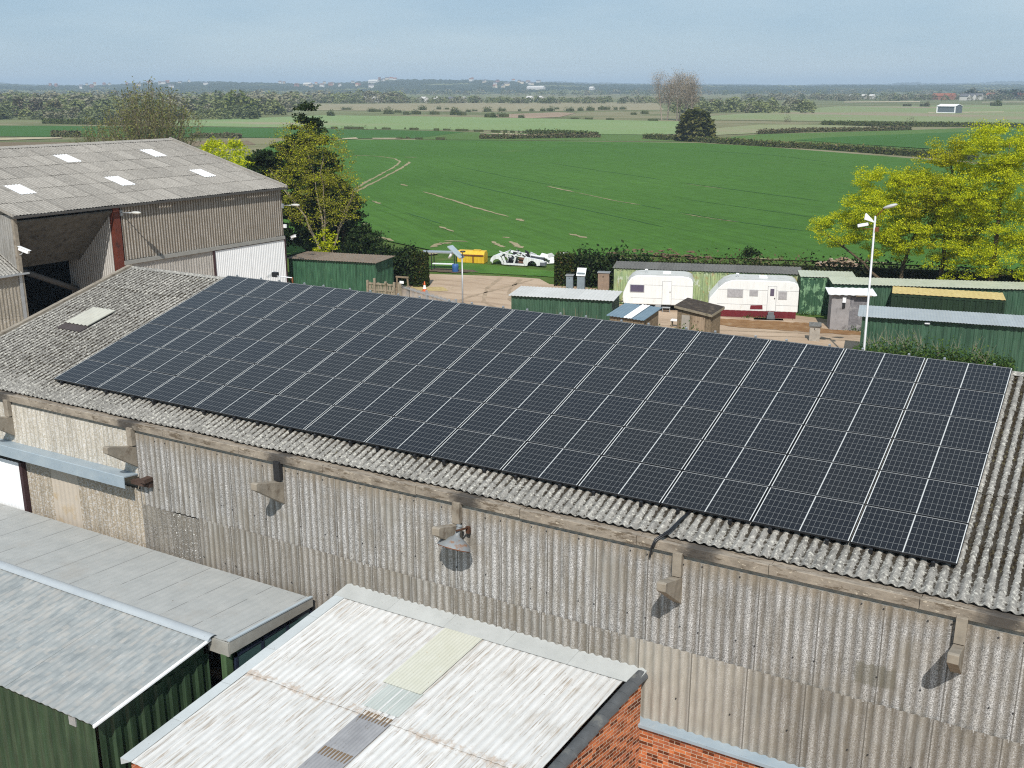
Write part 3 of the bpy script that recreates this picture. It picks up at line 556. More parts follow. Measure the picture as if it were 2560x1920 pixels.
def store(name,label,loc,rz,L,W,H,wall,roof,cat='store',over=.15,fall=.0,pitch=.3,rp=.2,amp=.035,ramp=.03,flat=False,group=None):
    t=thing(name,label,cat,loc,rz,group)
    mb=MB(); mb.corr((0,0,0),(1,0,0),(0,0,1),L,H,pitch,amp,4,1,200,kind='box'); mb.build('front_wall',wall,t,solid=.004)
    mb=MB(); mb.corr((L,0,0),(0,1,0),(0,0,1),W,H+fall,pitch,amp,4,1,200,kind='box'); mb.build('side_wall',wall,t,solid=.004)
    mb=MB(); mb.box(.02,L-.02,W-.06,W,0,H+fall); mb.corr((0,W,0),(0,-1,0),(0,0,1),W,H+fall,pitch,amp,4,1,200,kind='box'); mb.build('rear_wall',wall,t)
    mb=MB(); mb.box(.0,L,-.045,.0,H-.12,H-.01); mb.box(.0,L,-.045,.0,.0,.12); mb.box(-.05,.07,-.05,.05,0,H-.01); mb.box(L-.07,L+.05,-.05,.05,0,H-.01); mb.build('edge_rails',wall,t)
    v=np.array((0,W+2*over,fall)); mb=MB(); mb.corr((-over,-over,H+.02-fall*over/W),(1,0,0),v,L+2*over,np.linalg.norm(v),rp,ramp,6,1,5,.01,.006); mb.build('roof',roof,t,solid=.008)
    return t
store('green_shed','long green corrugated shed with leaf covered roof beside the barn doors',(-25.85,38.15,0),R(12),6.55,2.9,2.40,M['greenmoss'],M['roofbrown'],over=.2,pitch=.22,fall=.02)
store('container_store','long peeling pale green container store behind the two caravans',(-4.55,46.2,0),R(18.2),12.0,2.35,2.33,M['peel'],M['roofdark'],fall=.06)
store('container_store','short pale green container store with shade painted into its walls right of the caravans',(7.25,48.75,0),R(19),3.2,2.3,2.40,M['palegreenshade'],M['roofpale'],over=.12)
store('container_store','long green store with moss streaked pale roof under the yellow trees',(9.75,46.95,0),R(20),12.4,2.3,2.46,M['green'],M['roofpale'],over=.18)
store('container_store','green container with rusty yellow top and shade painted into its walls',(13.35,45.7,0),R(9.6),5.95,2.3,2.42,M['shadegreen'],M['yellowroof'],over=.04,rp=.3,ramp=.02)
ct=store('container_store','green container store with flat bluish grey roof behind the lamp post',(13.3,38.15,0),R(10.4),13.,2.3,2.50,M['green'],M['roofgrey'],over=.28,fall=.05,pitch=.36,rp=.15,ramp=.02)
mb=MB(); mb.box(3.0,3.25,-.14,-.05,2.33,2.42); mb.build('bulkhead_light',M['white'],ct)
store('green_shed','green corrugated shed with whitish corrugated roof in front of the small caravan',(-5.5,34.15,0),R(14.5),5.75,2.55,2.42,M['green'],M['roofwhite'],over=.2,pitch=.3,fall=.03)
def hut(label,loc,rz,L,W,zl,zr,zb,roof,over=.15,stripe=False,thick=.03):
    t=thing('hut',label,'hut',loc,rz)
    V=[(0,0,0),(L,0,0),(L,W,0),(0,W,0),(0,0,zl),(L,0,zr),(L,W,zr+zb),(0,W,zl+zb)]
    mb=MB().add(V,[(0,1,5,4),(1,2,6,5),(2,3,7,6),(3,0,4,7)])
    for k in range(int(L/.16)+1): mb.box(k*.16,k*.16+.145,-.018,-.001,0,zl+(zr-zl)*k*.16/L-.02)
    for k in range(int(W/.16)): mb.box(L+.001,L+.018,k*.16,k*.16+.145,0,zr+zb*k*.16/W-.02)
    mb.build('walls',M['wood'],t)
    o=over; A=[(-o,-o),(L+o,-o),(L+o,W+o),(-o,W+o)]; zf=lambda x,y: zl+(zr-zl)*x/L+zb*y/W
    if roof=='blue':
        u=np.array((L+2*o,0,(zr-zl)*(L+2*o)/L));v=np.array((0,W+2*o,zb*(W+2*o)/W)); mb=MB(); mb.corr((-o,-o,zf(-o,-o)+.02),u,v,np.linalg.norm(u),np.linalg.norm(v),.2,.03,6,1,5,.01,.004); mb.build('roof',M['roofblue'],t,solid=.01)
        x0=L*.46; mb=MB(); mb.corr((x0,-o-.02,zf(x0,-o)+.05),u,v,.46,np.linalg.norm(v)+.03,.2,.03,6,1,5,.004,.001); mb.build('white_strip',M['white'],t,solid=.005)
    else:
        mb=MB(); B=[(x,y,zf(x,y)+.03) for x,y in A]; mb.prism(B,(0,0,.07)); mb.build('roof',roof,t)
        mb=MB(); mb.prism([(-o,-o-.02,zf(-o,-o)-.05),(L+o,-o-.02,zf(L+o,-o)-.05),(L+o,-o-.02,zf(L+o,-o)+.09),(-o,-o-.02,zf(-o,-o)+.09)],(0,.02,0)); mb.prism([(L+o,-o,zf(L+o,-o)-.05),(L+o,W+o,zf(L+o,W+o)-.05),(L+o,W+o,zf(L+o,W+o)+.09),(L+o,-o,zf(L+o,-o)+.09)],(.02,0,0)); mb.build('barge_board',M['woodgrey'],t)
    return t
hut('small timber hut with blue corrugated roof and one white strip',(.72,34.05,0),R(-2),1.95,2.1,1.93,1.90,.26,'blue')
dh=hut('weathered plywood hut with dark felt roof tilting to the right',(2.95,38.45,0),R(-3),2.0,1.55,1.86,1.62,.12,simple('felt_roof',(.055,.045,.038),.95,.1,var=.3,dirt=(.10,.08,.06)))
mb=MB(); mb.box(.28,.78,-.03,-.019,.5,1.45); mb.build('window',simple('pale_board',(.34,.31,.27),.7),dh)
mb=MB(); mb.box(.95,1.7,-.032,-.019,.35,1.45); mb.build('ply_panel',m_paint('stained_ply',(.30,.22,.15),(.40,.31,.22),(.16,.11,.08),.58),dh)
gs=thing('grey_hut','small grey panel hut with ragged white sheet roof by the container','hut',(10.05,45.12,0),R(20.5))
mb=MB(); mb.box(0,1.05,0,1.3,0,2.12); mb.build('front_panel',simple('grey_panel',(.29,.275,.275),.9,.1,var=.2,dirt=(.16,.15,.15)),gs)
mb=MB(); mb.box(1.05,2.05,.01,1.3,0,2.10); mb.build('felt_panel',simple('felt_panel',(.17,.165,.175),.95,.1,var=.4,scale=7,dirt=(.30,.29,.29)),gs)
mb=MB(); mb.corr((-.25,-.3,2.18),(1,0,0),(0,1,.06),2.75,1.8,.4,.03,6,1,3,.01,.02); mb.build('sheet_roof',M['white'],gs,solid=.03)
mb=MB(); mb.box(.60,.80,-.1,0,1.70,2.05); mb.box(.62,.78,-.09,0,1.38,1.66,1); mb.build('meter_box',[M['white'],M['blacksteel']],gs)
mb=MB(); mb.box(1.3,2.2,-.34,-.28,2.14,2.2); mb.build('fallen_batten',M['wood'],gs)
# ---------------------------------------------------------------- caravans
M['cara']=m_paint('caravan_white',(.72,.72,.70),(.79,.79,.775),streak=.06,rough=.4,rust=(.55,.53,.47),rl=.6)
M['cararoof']=simple('caravan_roof',(.50,.50,.475),.6,.3,var=.1,dirt=(.38,.38,.34))
M['win']=simple('tinted_window',(.10,.085,.13),.12,.6,var=.1)
M['curtain']=simple('curtained_window',(.36,.35,.36),.2,.5,var=.25,scale=9)
M['seam']=simple('grey_seam',(.42,.42,.42),.5)
def caravan(label,loc,rz,L,W,H,front,wins,door,skirt):
    t=thing('caravan',label,'caravan',loc,rz)
    z0=.42; P=[(0,0,z0),(L,0,z0),(L,0,H-.42),(L-.10,0,H-.18),(L-.32,0,H-.05),(L-.7,0,H)]
    P+=[(.95+front,0,H),(.62+front,0,H-.05),(.36+front*.8,0,H-.2),(.16+front*.55,0,H-.5),(-.10,0,z0+.75),(-.14,0,z0+.45),(-.08,0,z0+.1)]
    mb=MB(); mb.prism(P,(0,W,0)); mb.build('body',M['cara'],t,bevel=.05)
    e=.03; Q=[(L+.01,H-.55),(L-.09,H-.17),(L-.31,H-.035),(L-.7,H+.015),(.95+front,H+.015),(.61+front,H-.035),(.34+front*.8,H-.19),(.14+front*.55,H-.49)]
    mb=MB(); V=[(x,y,z+.006) for y in (.07,W-.07) for x,z in Q]; n=len(Q); mb.add(V,[(i+1,i,i+n,i+n+1) for i in range(n-1)],0,True); mb.build('roof',M['cararoof'],t,solid=.012)
    mb=MB(); mb.box(L*.55,L*.55+.5,W*.35,W*.7,H+.01,H+.09); mb.tube([(L*.3,W*.5,H),(L*.3,W*.5,H+.22)],.03,6); mb.lathe([(0,.0),(.12,.02),(.1,.08),(0,.1)],(L*.3,W*.5,H+.16),8); mb.build('roof_vent',M['white'],t)
    for x0,x1,za,zb,mt in wins:
        mb=MB(); mb.box(x0-.04,x1+.04,-.022,-.005,za-.04,zb+.04); w=mb.build('window',M['seam'],t,bevel=.02)
        mb=MB(); mb.box(x0,x1,-.030,-.021,za,zb); mb.build('pane',mt,w,bevel=.02)
    d0,d1,dw=door; mb=MB(); mb.box(d0,d1,-.016,-.004,z0+.06,H-.36); d=mb.build('door',M['cara'],t,bevel=.01)
    mb=MB(); b=.028
    mb.box(d0-b,d0,-.018,-.002,z0+.04,H-.33); mb.box(d1,d1+b,-.018,-.002,z0+.04,H-.33); mb.box(d0,d1,-.018,-.002,H-.36,H-.33); mb.build('door_seal',M['seam'],d)
    if dw: mb=MB(); mb.box(d0+.13,d1-.13,-.032,-.017,H-.95,H-.50); mb.build('door_window',M['win'],d,bevel=.02)
    mb=MB(); mb.box(d1-.10,d1-.05,-.05,-.018,1.25,1.32); mb.build('handle',M['blacksteel'],d)
    mb=MB()
    for zz in (H-.62,z0+.42): mb.box(.4,L-.02,-.010,-.001,zz,zz+.018)
    mb.build('trim_line',M['seam'],t)
    if skirt:
        mb=MB(); mb.corr((-.0,.02,.02),(1,0,0),(0,0,1),L-.1,.43,.35,.02,6,1,100); mb.build('skirt',simple('maroon_skirt',(.13,.014,.02),.6,.3,var=.2),t,solid=.008)
        mb=MB(); mb.prism([(L*.455,-.012,.55),(L*.60,-.012,.57),(L*.595,-.012,.83),(L*.46,-.012,.80)],(0,-.012,0)); mb.build('cover_patch',simple('maroon_patch',(.15,.015,.022),.6,.3),t)
        mb=MB(); mb.box(d0+.0,d1-.02,-.38,-.05,0,.22); mb.box(d0+.06,d1-.08,-.24,-.05,.22,.42); mb.build('step',simple('grey_step',(.14,.15,.16),.7),t)
        mb=MB(); mb.box(d0-.8,d1+.5,-.62,-.06,.004,.02); mb.build('mat',simple('green_mat',(.06,.13,.08),.95,.05),t)
    else:
        mb=MB(); mb.lathe([(0,-.09),(.13,-.09),(.15,-.07),(.29,-.08),(.31,-.04),(.31,.06),(0,.06)],(L*.5,.12,.31),16,M=np.array([[1,0,0],[0,0,1],[0,-1,0]],float)); mb.build('wheel',M['blacksteel'],t)
        mb=MB(); mb.lathe([(0,-.11),(.10,-.10),(.18,-.095),(.20,-.08)],(L*.5,.12,.31),14,M=np.array([[1,0,0],[0,0,1],[0,-1,0]],float)); mb.build('wheel_trim',M['galv'],t)
        mb=MB(); mb.box(.2,L-.1,.3,W-.2,.30,.42); mb.tube([(.1,W/2,.38),(-1.1,W/2,.38)],.04,6); mb.build('chassis',M['blacksteel'],t)
        mb=MB(); mb.box(d0+.02,d1-.02,-.42,-.06,.30,.33); 
        for x,y in ((d0+.04,-.4),(d1-.06,-.4),(d0+.04,-.08),(d1-.06,-.08)): mb.box(x,x+.03,y,y+.03,0,.30)
        mb.build('step',M['galv'],t)
caravan('small white touring caravan with a tinted front window',(-2.95,44.3,0),R(20),4.35,2.0,2.32,.0,[(.36,1.22,1.24,1.68,M['win'])],(2.42,2.98,False),False)
caravan('larger white caravan with maroon skirt and three small windows',(2.55,45.25,0),R(20.5),5.35,2.1,2.38,.55,[(1.02,1.92,1.30,1.78,M['curtain']),(2.38,2.84,1.42,1.76,M['curtain']),(4.15,4.60,1.26,1.72,M['curtain'])],(3.48,3.98,True),True)
# ---------------------------------------------------------------- cabinets, bench, box
def cabinet(label,loc,rz,w,d,h,mt,lid,lean_=.0,cap=.05):
    t=thing('cabinet',label,'cabinet',loc,rz); mb=MB(); mb.box(0,w,0,d,0,h); mb.build('body',mt,t,bevel=.01)
    mb=MB(); mb.prism([(-.05,-.06,h-lean_),(-.05,d+.05,h+lean_),(-.05,d+.05,h+lean_+cap),(-.05,-.06,h-lean_+cap)],(w+.1,0,0)); mb.build('lid',lid,t); 
    mb=MB(); mb.box(w*.42,w*.5,-.03,0,h*.78,h*.84); mb.build('latch',M['blacksteel'],t); return t
MGB=simple('grey_blue_box',(.18,.22,.25),.6,.3,var=.15)
cabinet('low grey blue cabinet at the foot of the clipped hedge',(-9.65,49.05,0),R(18),.5,.5,.95,MGB,M['galv'])
cabinet('grey cabinet with steep white lid in front of the dark hedge',(-8.75,49.0,0),R(18),.55,.5,1.25,MGB,M['white'],.22)
cabinet('brown door fronted cabinet in front of the dark hedge',(-7.25,49.3,0),R(18),.80,.55,1.32,simple('brown_box',(.25,.185,.14),.8,.2,var=.2),M['galv'])
cabinet('small grey metal box with felt top beside the gravel track',(9.75,41.6,0),R(15),.58,.5,.92,simple('stained_metal',(.33,.30,.26),.7,.3,var=.3,dirt=(.12,.08,.05)),M['roofdark'],.05)
tb=thing('bench','small pale bench between the two huts','bench',(1.55,41.0,0),R(8))
mb=MB(); mb.box(0,.75,0,.4,.40,.46); mb.build('seat',M['white'],tb)
for x in (.04,.66):
    mb=MB(); mb.box(x,x+.05,.03,.37,0,.40); mb.build('leg',M['woodgrey'],tb)
# ---------------------------------------------------------------- lamp posts
lp=thing('lamp_post','tall white lamp post with security camera in front of the container','lamp post',(13.85,36.3,0))
mb=MB(); mb.tube([(0,0,0),(0,0,1.2),(0,0,1.25),(-.06,0,7.9)],[.085,.085,.06,.048],10); mb.build('pole',simple('pale_pole',(.56,.57,.58),.5,.4,.2,var=.08),lp)
mb=MB(); mb.tube([(-.06,0,7.85),(.18,0,8.12),(.36,-.02,8.32)],.028,6); mb.build('arm',M['rust'],lp)
mb=MB(); mb.lathe([(0,-.38),(.09,-.34),(.17,-.15),(.19,.05),(.14,.24),(0,.34)],(.62,-.02,8.42),12,M=np.array([[.0,0,.94],[1,0,0],[0,.5,.30]])); mb.build('lamp_head',simple('lamp_grey',(.46,.46,.45),.4,.4),lp)
mb=MB(); mb.box(-.72,-.22,-.12,.12,-.09,.06); mb.build('camera_body',M['white'],lp,(-.15,0,7.56),(0,R(-14),0),bevel=.02)
mb=MB(); mb.add([(-.55,-.14,7.72),(-.1,-.14,7.60),(-.1,.14,7.60),(-.55,.14,7.72),(-.52,-.14,8.0),(-.52,.14,8.0)],[(0,1,2,3),(0,4,1),(3,2,5),(0,3,5,4),(1,4,5,2)]); mb.build('flood_hood',M['white'],lp)
mb=MB(); mb.tube([(-.62,0,7.25),(-.06,0,7.25)],.02,6); mb.box(.0,.16,-.1,.1,7.15,7.36); mb.build('side_bracket',M['rust'],lp)
sp=thing('solar_lamp_post','thin pole with tilted solar lamp in the gateway','lamp post',(-10.45,36.55,0))
mb=MB(); mb.tube([(0,0,0),(0,0,3.85)],[.055,.045],8); mb.build('pole',M['galv'],sp)
mb=MB(); mb.prism([(-.90,-.28,4.52),(-.02,-.28,3.86),(-.0,-.28,3.92),(-.86,-.28,4.58)],(0,.56,0)); mb.build('solar_head',simple('pale_solar',(.34,.40,.43),.3,.5,.0),sp)
mb=MB(); mb.tube([(-.62,0,4.25),(-.82,.0,3.98),(-.98,0,3.80)],[.06,.09,.06],8); mb.build('lamp_bulb',M['white'],sp)
mb=MB(); mb.lathe([(0,0),(.16,.02),(.17,.09),(0,.11)],(.06,0,4.22),10); mb.tube([(0,0,3.85),(.05,0,4.22)],.02,5); mb.build('sensor_cap',M['blacksteel'],sp)
mb=MB(); mb.box(-.22,.12,-.14,.14,.75,1.05); mb.build('battery_box',M['maroonpost'],sp)
fl=thing('floodlight','black floodlight with clear round dish on a white arm behind the array','floodlight',(1.98,7.4,7.72)); fl.scale=(.56,.56,.56)
mb=MB(); mb.tube([(0,0,0),(0,0,.95)],.035,6); mb.tube([(0,0,.6),(-.12,0,.82),(-.12,0,.9)],.018,5); mb.build('bracket',M['rust'],fl)
mb=MB(); mb.tube([(0,0,.92),(-1.15,-.05,.93)],.032,6); mb.build('arm',M['white'],fl)
mb=MB(); mb.box(-1.45,-1.08,-.12,.12,.86,1.14); mb.build('lamp_body',M['blacksteel'],fl,bevel=.03)
t_=NT('clear_dish',.15,.5); t_.col((.7,.72,.72)); t_.b.inputs['Alpha'].default_value=.35
mb=MB(); mb.lathe([(0,-.02),(.22,.0),(.29,.05),(.30,.09)],(-1.55,0,.92),14,M=np.array([[.7,0,-.7],[0,1,0],[.7,0,.7]])); mb.build('dish',t_.m,fl)
# ---------------------------------------------------------------- gate, fence, frame, cone
gt=thing('palisade_gate','grey steel palisade gate across the yard entrance','gate',(-16.6,38.4,0),math.atan2(35.5-38.4,6.4))
Lg2=7.0; mb=MB(); mb.box(0,Lg2,-.03,.03,1.20,1.27); mb.box(0,Lg2,-.03,.03,.3,.37)
for k in range(45): mb.box(k*.157,k*.157+.06,.03,.045,.05,1.38 if k%1==0 else 1.2)
mb.build('pales',M['galv'],gt)
for x in (0,3.45,Lg2-.1):
    mb=MB(); mb.box(x-.05,x+.09,-.06,.06,0,1.5); mb.build('post',M['galv'],gt)
wf=thing('wooden_fence','grey timber fence panel with square posts beside the green shed','fence',(-18.55,37.6,0),R(6))
mb=MB()
for z in (.5,.95,1.35): mb.box(0,2.0,-.02,.02,z,z+.12)
for k in range(9): mb.box(k*.22,k*.22+.17,.02,.04,.15,1.5-.05*(k%3))
mb.build('boards',M['woodgrey'],wf)
for x in (-.05,.5,1.35,2.0):
    mb=MB(); mb.box(x-.07,x+.07,-.1,.02,0,1.62 if x!=.5 else 1.78); mb.build('post',M['woodgrey'],wf)
nb=thing('notice_frame','leaning timber frame holding a small white notice beside the gate','frame',(-16.55,37.9,0),R(8))
mb=MB(); mb.prism([(0,0,0),(.1,0,0),(.16,0,1.95),(.06,0,1.95)],(0,.08,0)); mb.prism([(1.0,0,0),(1.1,0,0),(.92,0,1.95),(.82,0,1.95)],(0,.08,0)); mb.box(.03,.95,-.02,.1,1.92,2.02); mb.build('timbers',M['wood'],nb)
mb=MB(); mb.box(.32,.62,-.03,-.01,1.55,1.72); mb.build('notice',M['white'],nb)
mb=MB(); mb.box(.12,.42,.0,.04,.1,1.6); mb.build('board',M['woodgrey'],nb)
cn=thing('traffic_cone','orange and white traffic cone by the clipped hedge','cone',(-17.85,43.1,0))
mb=MB(); mb.box(-.2,.2,-.2,.2,0,.04); mb.lathe([(.16,.04),(.125,.2)],(0,0,0),12); mb.lathe([(.075,.46),(.03,.72),(0,.73)],(0,0,0),12); mb.build('cone_body',simple('cone_orange',(.55,.11,.03),.5),cn)
mb=MB(); mb.lathe([(.126,.2),(.075,.46)],(0,0,0),12); mb.build('cone_band',M['white'],cn)
# ---------------------------------------------------------------- table frame, barrel, tank, car
tf=thing('steel_table','dark steel work table with pale top and lower shelf on the verge','table',(-22.3,50.45,0),R(20))
mb=MB(); mb.box(-.8,1.95,0,.9,1.42,1.50); mb.build('table_top',M['galv'],tf)
for x,y in ((0,0),(1.85,0),(0,.85),(1.85,.85),(-.75,0)):
    mb=MB(); mb.box(x,x+.06,y,y+.06,0,1.42); mb.build('leg',M['blacksteel'],tf)
mb=MB(); mb.box(.1,1.75,.0,.35,.55,.60); mb.build('shelf',M['white'],tf)
mb=MB(); mb.lathe([(.24,0),(.26,.05),(.25,.3),(.26,.35),(.25,.62),(.23,.64),(0,.64)],(0,0,0),14); tag(mb.build('barrel',simple('blue_barrel',(.04,.11,.30),.4,.4),None,(-20.35,50.95,0)),'blue plastic barrel beside the steel table','barrel')
tk=thing('yellow_tank','chipped yellow metal tank lying on the grass','tank',(-22.75,54.9,0),R(14))
YM=m_paint('chipped_yellow',(.62,.38,.02),(.70,.47,.04),(.16,.10,.05),.70,streak=.2)
mb=MB(); mb.prism([(0,0,0),(0,1.0,0),(0,1.02,.75),(0,.8,1.0),(0,.2,1.0),(0,-.02,.72)],(2.35,0,0)); mb.build('tank_body',YM,tk,bevel=.05)
mb=MB(); mb.box(.1,2.3,-.06,-.02,.60,.72); mb.box(1.35,1.45,-.06,-.01,.02,.6); mb.build('seam_band',M['rust'],tk)
mb=MB(); mb.box(1.3,1.9,.2,.7,1.0,1.06); mb.build('hatch',YM,tk)
# stripped car shell
car=thing('car_shell','stripped white car shell without wheels or doors on the grass','car',(-19.85,55.35,-.08),R(10.5))
CW=m_paint('shell_white',(.66,.67,.68),(.76,.77,.77),(.30,.30,.30),.70,rough=.4)
def side(y0,y1,mb):
    def poly(P): mb.prism([(x,y0,z) for x,z in P],(0,y1-y0,0))
    arch=lambda cx,r:[(cx+r*math.cos(a),.18+r*math.sin(a)) for a in np.linspace(math.pi,0,9)]
    poly([(.0,.35),(.12,.35)]+[(x,z) for x,z in arch(.62,.40)]+[(1.12,.16),(1.25,.16),(1.02,.62),(.80,.92),(.35,.88),(.08,.62)])
    poly([(1.1,.15),(3.0,.15),(3.0,.30),(1.1,.30)])
    poly([(1.0,.80),(1.25,.30),(1.42,.30),(1.2,.85)])
    poly([(2.0,.28),(2.14,.28),(2.28,.80),(2.14,.85)]); 
    poly([(2.95,.15),(3.18,.15)]+[(x,z) for x,z in arch(3.62,.40)]+[(4.15,.22),(4.62,.25),(4.66,.55),(4.45,.70),(3.6,.80),(3.0,.86),(2.85,.5)])
    poly([(.80,.88),(1.12,1.12),(1.2,1.10),(1.0,.84)]); poly([(1.12,1.05),(2.0,.92),(2.95,.80),(2.95,.88),(2.0,1.0),(1.15,1.14)])
mb=MB(); side(0,.07,mb); side(1.58,1.65,mb); mb.build('body_sides',CW,car,bevel=.012)
mb=MB(); mb.box(1.15,3.1,.07,1.58,.16,.22); mb.box(.95,3.0,.3,1.35,.22,.3); mb.build('floor_pan',M['blacksteel'],car)
mb=MB(); mb.prism([(.02,.07,.45),(.35,.07,.86),(.8,.07,.90),(.8,.07,.86),(.38,.07,.82),(.06,.07,.44)],(0,1.51,0)); mb.prism([(3.0,.07,.84),(3.6,.07,.77),(4.45,.07,.66),(4.64,.07,.5),(4.60,.07,.5),(4.4,.07,.62),(3.0,.07,.80)],(0,.25,0)); mb.prism([(3.0,1.33,.84),(3.6,1.33,.77),(4.45,1.33,.66),(4.64,1.33,.5),(4.60,1.33,.5),(4.4,1.33,.62),(3.0,1.33,.80)],(0,.25,0)); mb.build('wing_panels',CW,car)
mb=MB(); mb.prism([(1.15,.0,1.03),(.80,-.05,1.24),(.86,-.05,1.28),(1.25,.0,1.10)],(0,.07,0)); mb.tube([(1.2,.05,1.1),(1.25,1.6,1.12)],.04,6); mb.tube([(2.1,.05,.95),(2.15,1.6,.98)],.035,6); mb.build('roof_bars',CW,car)
mb=MB(); mb.tube([(1.45,.3,.35),(1.5,.35,.75),(1.75,.4,.95),(2.05,.35,.78),(1.9,.3,.5)],.05,6); mb.build('door_frame',CW,car)
mb=MB(); mb.box(2.35,2.9,.35,.8,.3,.72); mb.box(2.5,2.95,.9,1.3,.3,.65); mb.build('seat',simple('brown_seat',(.14,.07,.045),.9),car)
mb=MB(); mb.box(3.1,4.3,.4,1.25,.4,.72); mb.box(1.4,2.0,.6,1.2,.25,.6); mb.build('engine_parts',M['blacksteel'],car)
mb=MB(); mb.box(4.3,4.75,-.02,.4,.25,.5); mb.build('loose_panel',simple('grey_panel2',(.12,.13,.15),.5),car)
sc2=thing('scrap_panels','jumble of white stripped car panels heaped beside the car shell','scrap',(-19.2,57.2,0),R(8))
for k in range(16):
    x=rnd.uniform(.3,4.8); y=rnd.uniform(-.3,1.2); L_=rnd.uniform(.5,1.4); z=rnd.uniform(.1,.75)
    mb=MB(); mb.prism([(-L_/2,0,0),(L_/2,0,rnd.uniform(-.2,.2)),(L_/2*.8,0,rnd.uniform(.25,.45)),(-L_/3,0,rnd.uniform(.25,.5))],(0,.04,0)); o_=mb.build('panel',CW if k%4 else M['blacksteel'],sc2,(x,y,z),(R(rnd.uniform(-60,60)),R(rnd.uniform(-25,25)),R(rnd.uniform(-40,40))),bevel=.01)
# rubbish heaps and timber
def heap(name,label,cat,c,L,W,H,rz,mt,n=60,sz=1.):
    mb=MB()
    for k in range(n):
        x=rnd.uniform(-L/2,L/2); y=rnd.uniform(-W/2,W/2); e=max(0,1-(2*x/L)**2*.8-(2*y/W)**2*.6); z=H*e*rnd.random(); s=rnd.uniform(.05,.2)
        mb.box(x-s*rnd.uniform(.5,2.2),x+s,y-s,y+s*rnd.uniform(.5,1.4),z,z+s*rnd.uniform(.2,.7),0,rnd.uniform(0,3.1),(x,y))
    return tag(mb.build(name,mt,None,c,(0,0,rz)),label,cat)
p=G(2050,668); heap('rubbish_heap','pale orange heap of rubbish at the field edge by the yellow trees','heap',G(2094,670),3.4,1.1,.9,R(5),simple('pale_rubbish',(.36,.26,.18),.95,.05,var=.5,scale=2,dirt=(.42,.39,.36)),140)
heap('timber_pile','low brown pile of timber at the field edge behind the hedge','timber',(-9.5,66.0,0),9.,1.2,.75,R(18),simple('brown_timber',(.17,.11,.075),.95,.05,var=.3),90)
# ================================================================ vegetation
def cards(C,S,up=.3,asp=.6,jit=.25):
    C=np.asarray(C,float); n=len(C); S=np.broadcast_to(np.asarray(S,float),(n,))*NR.uniform(1-jit,1+jit,n)
    N=NR.normal(size=(n,3)); N[:,2]=np.abs(N[:,2])+up; N/=np.linalg.norm(N,axis=1)[:,None]
    A=np.cross(N,NR.normal(size=(n,3))); A/=np.linalg.norm(A,axis=1)[:,None]; B=np.cross(N,A)
    a=A*S[:,None]; b=B*(S*asp)[:,None]
    V=np.stack([C-a,C+b,C+a,C-b],1).reshape(-1,3); Fc=np.arange(4*n).reshape(n,4); return V,Fc
def leafmesh(name,parts,mats,parent=None,loc=(0,0,0),core=None):
    """parts: list of (V,F,mat index); core: MB appended"""
    Vs=[];Fs=[];mi=[];o=0
    for V,Fc,m in parts: Vs.append(V);Fs+= (Fc+o).tolist();mi+=[m]*len(Fc);o+=len(V)
    V=np.concatenate(Vs).tolist() if Vs else []
    if core is not None:
        for f,m in zip(core.f,core.m): Fs.append([i+o for i in f]); mi.append(m)
        V=V+[list(p) for p in core.v]
    me=bpy.data.meshes.new(name); me.from_pydata(V,[],Fs); 
    for m in mats: me.materials.append(m)
    me.polygons.foreach_set('material_index',mi); me.update()
    ob=bpy.data.objects.new(name,me); COL.objects.link(ob); ob.location=loc
    if parent: ob.parent=parent
    return ob
M['bark']=simple('bark',(.10,.075,.05),.95,.05,var=.35,scale=8)
M['barkpale']=simple('pale_bark',(.24,.20,.14),.95,.05,var=.3,scale=8)
L_MAPLE=m_leaf('maple_leaves',[(0,(.22,.30,.014)),(.3,(.42,.48,.018)),(.7,(.60,.62,.024)),(1,(.72,.71,.04))],.45)
L_MAPLE2=m_leaf('maple_leaves_dull',[(0,(.18,.23,.02)),(.3,(.34,.37,.022)),(.7,(.50,.49,.025)),(1,(.62,.57,.035))],.42)
L_OLIVE=m_leaf('olive_leaves',[(0,(.14,.14,.03)),(.5,(.24,.235,.045)),(.85,(.34,.32,.05)),(1,(.48,.43,.055))],.38)
L_CON=m_leaf('conifer_leaves',[(0,(.010,.020,.008)),(.5,(.022,.040,.014)),(.85,(.04,.06,.02)),(1,(.06,.075,.028))],.15)
L_HEDGE=m_leaf('hedge_leaves',[(0,(.02,.032,.010)),(.5,(.04,.062,.016)),(.85,(.075,.10,.022)),(.93,(.10,.075,.03)),(1,(.15,.09,.04))],.2)
L_BUSH=m_leaf('bush_leaves',[(0,(.075,.10,.038)),(.6,(.10,.13,.048)),(1,(.14,.17,.06))],.25)
L_SPRING=m_leaf('spring_leaves',[(0,(.08,.11,.03)),(.6,(.14,.17,.05)),(1,(.20,.22,.07))],.3)
L_GREY=m_leaf('bare_twigs',[(0,(.10,.085,.065)),(.6,(.16,.135,.10)),(1,(.21,.18,.13))],.1)
L_HAWTH=m_leaf('hawthorn',[(0,(.07,.10,.03)),(.6,(.10,.13,.04)),(1,(.15,.165,.06))],.25)
L_WOOD1=m_leaf('wood_spring',[(0,(.19,.215,.085)),(.6,(.22,.245,.10)),(1,(.26,.275,.125))],.3)
L_WOOD2=m_leaf('wood_grey',[(0,(.21,.20,.13)),(.6,(.24,.23,.15)),(1,(.28,.265,.18))],.2)
L_WOOD3=m_leaf('wood_dark',[(0,(.13,.155,.07)),(.6,(.155,.18,.08)),(1,(.185,.205,.10))],.2)
L_BROWNH=m_leaf('brown_hedge',[(0,(.09,.08,.045)),(.6,(.13,.115,.065)),(1,(.17,.15,.08))],.1)
M['hedgecore']=simple('hedge_core',(.018,.022,.010),.98,.02)
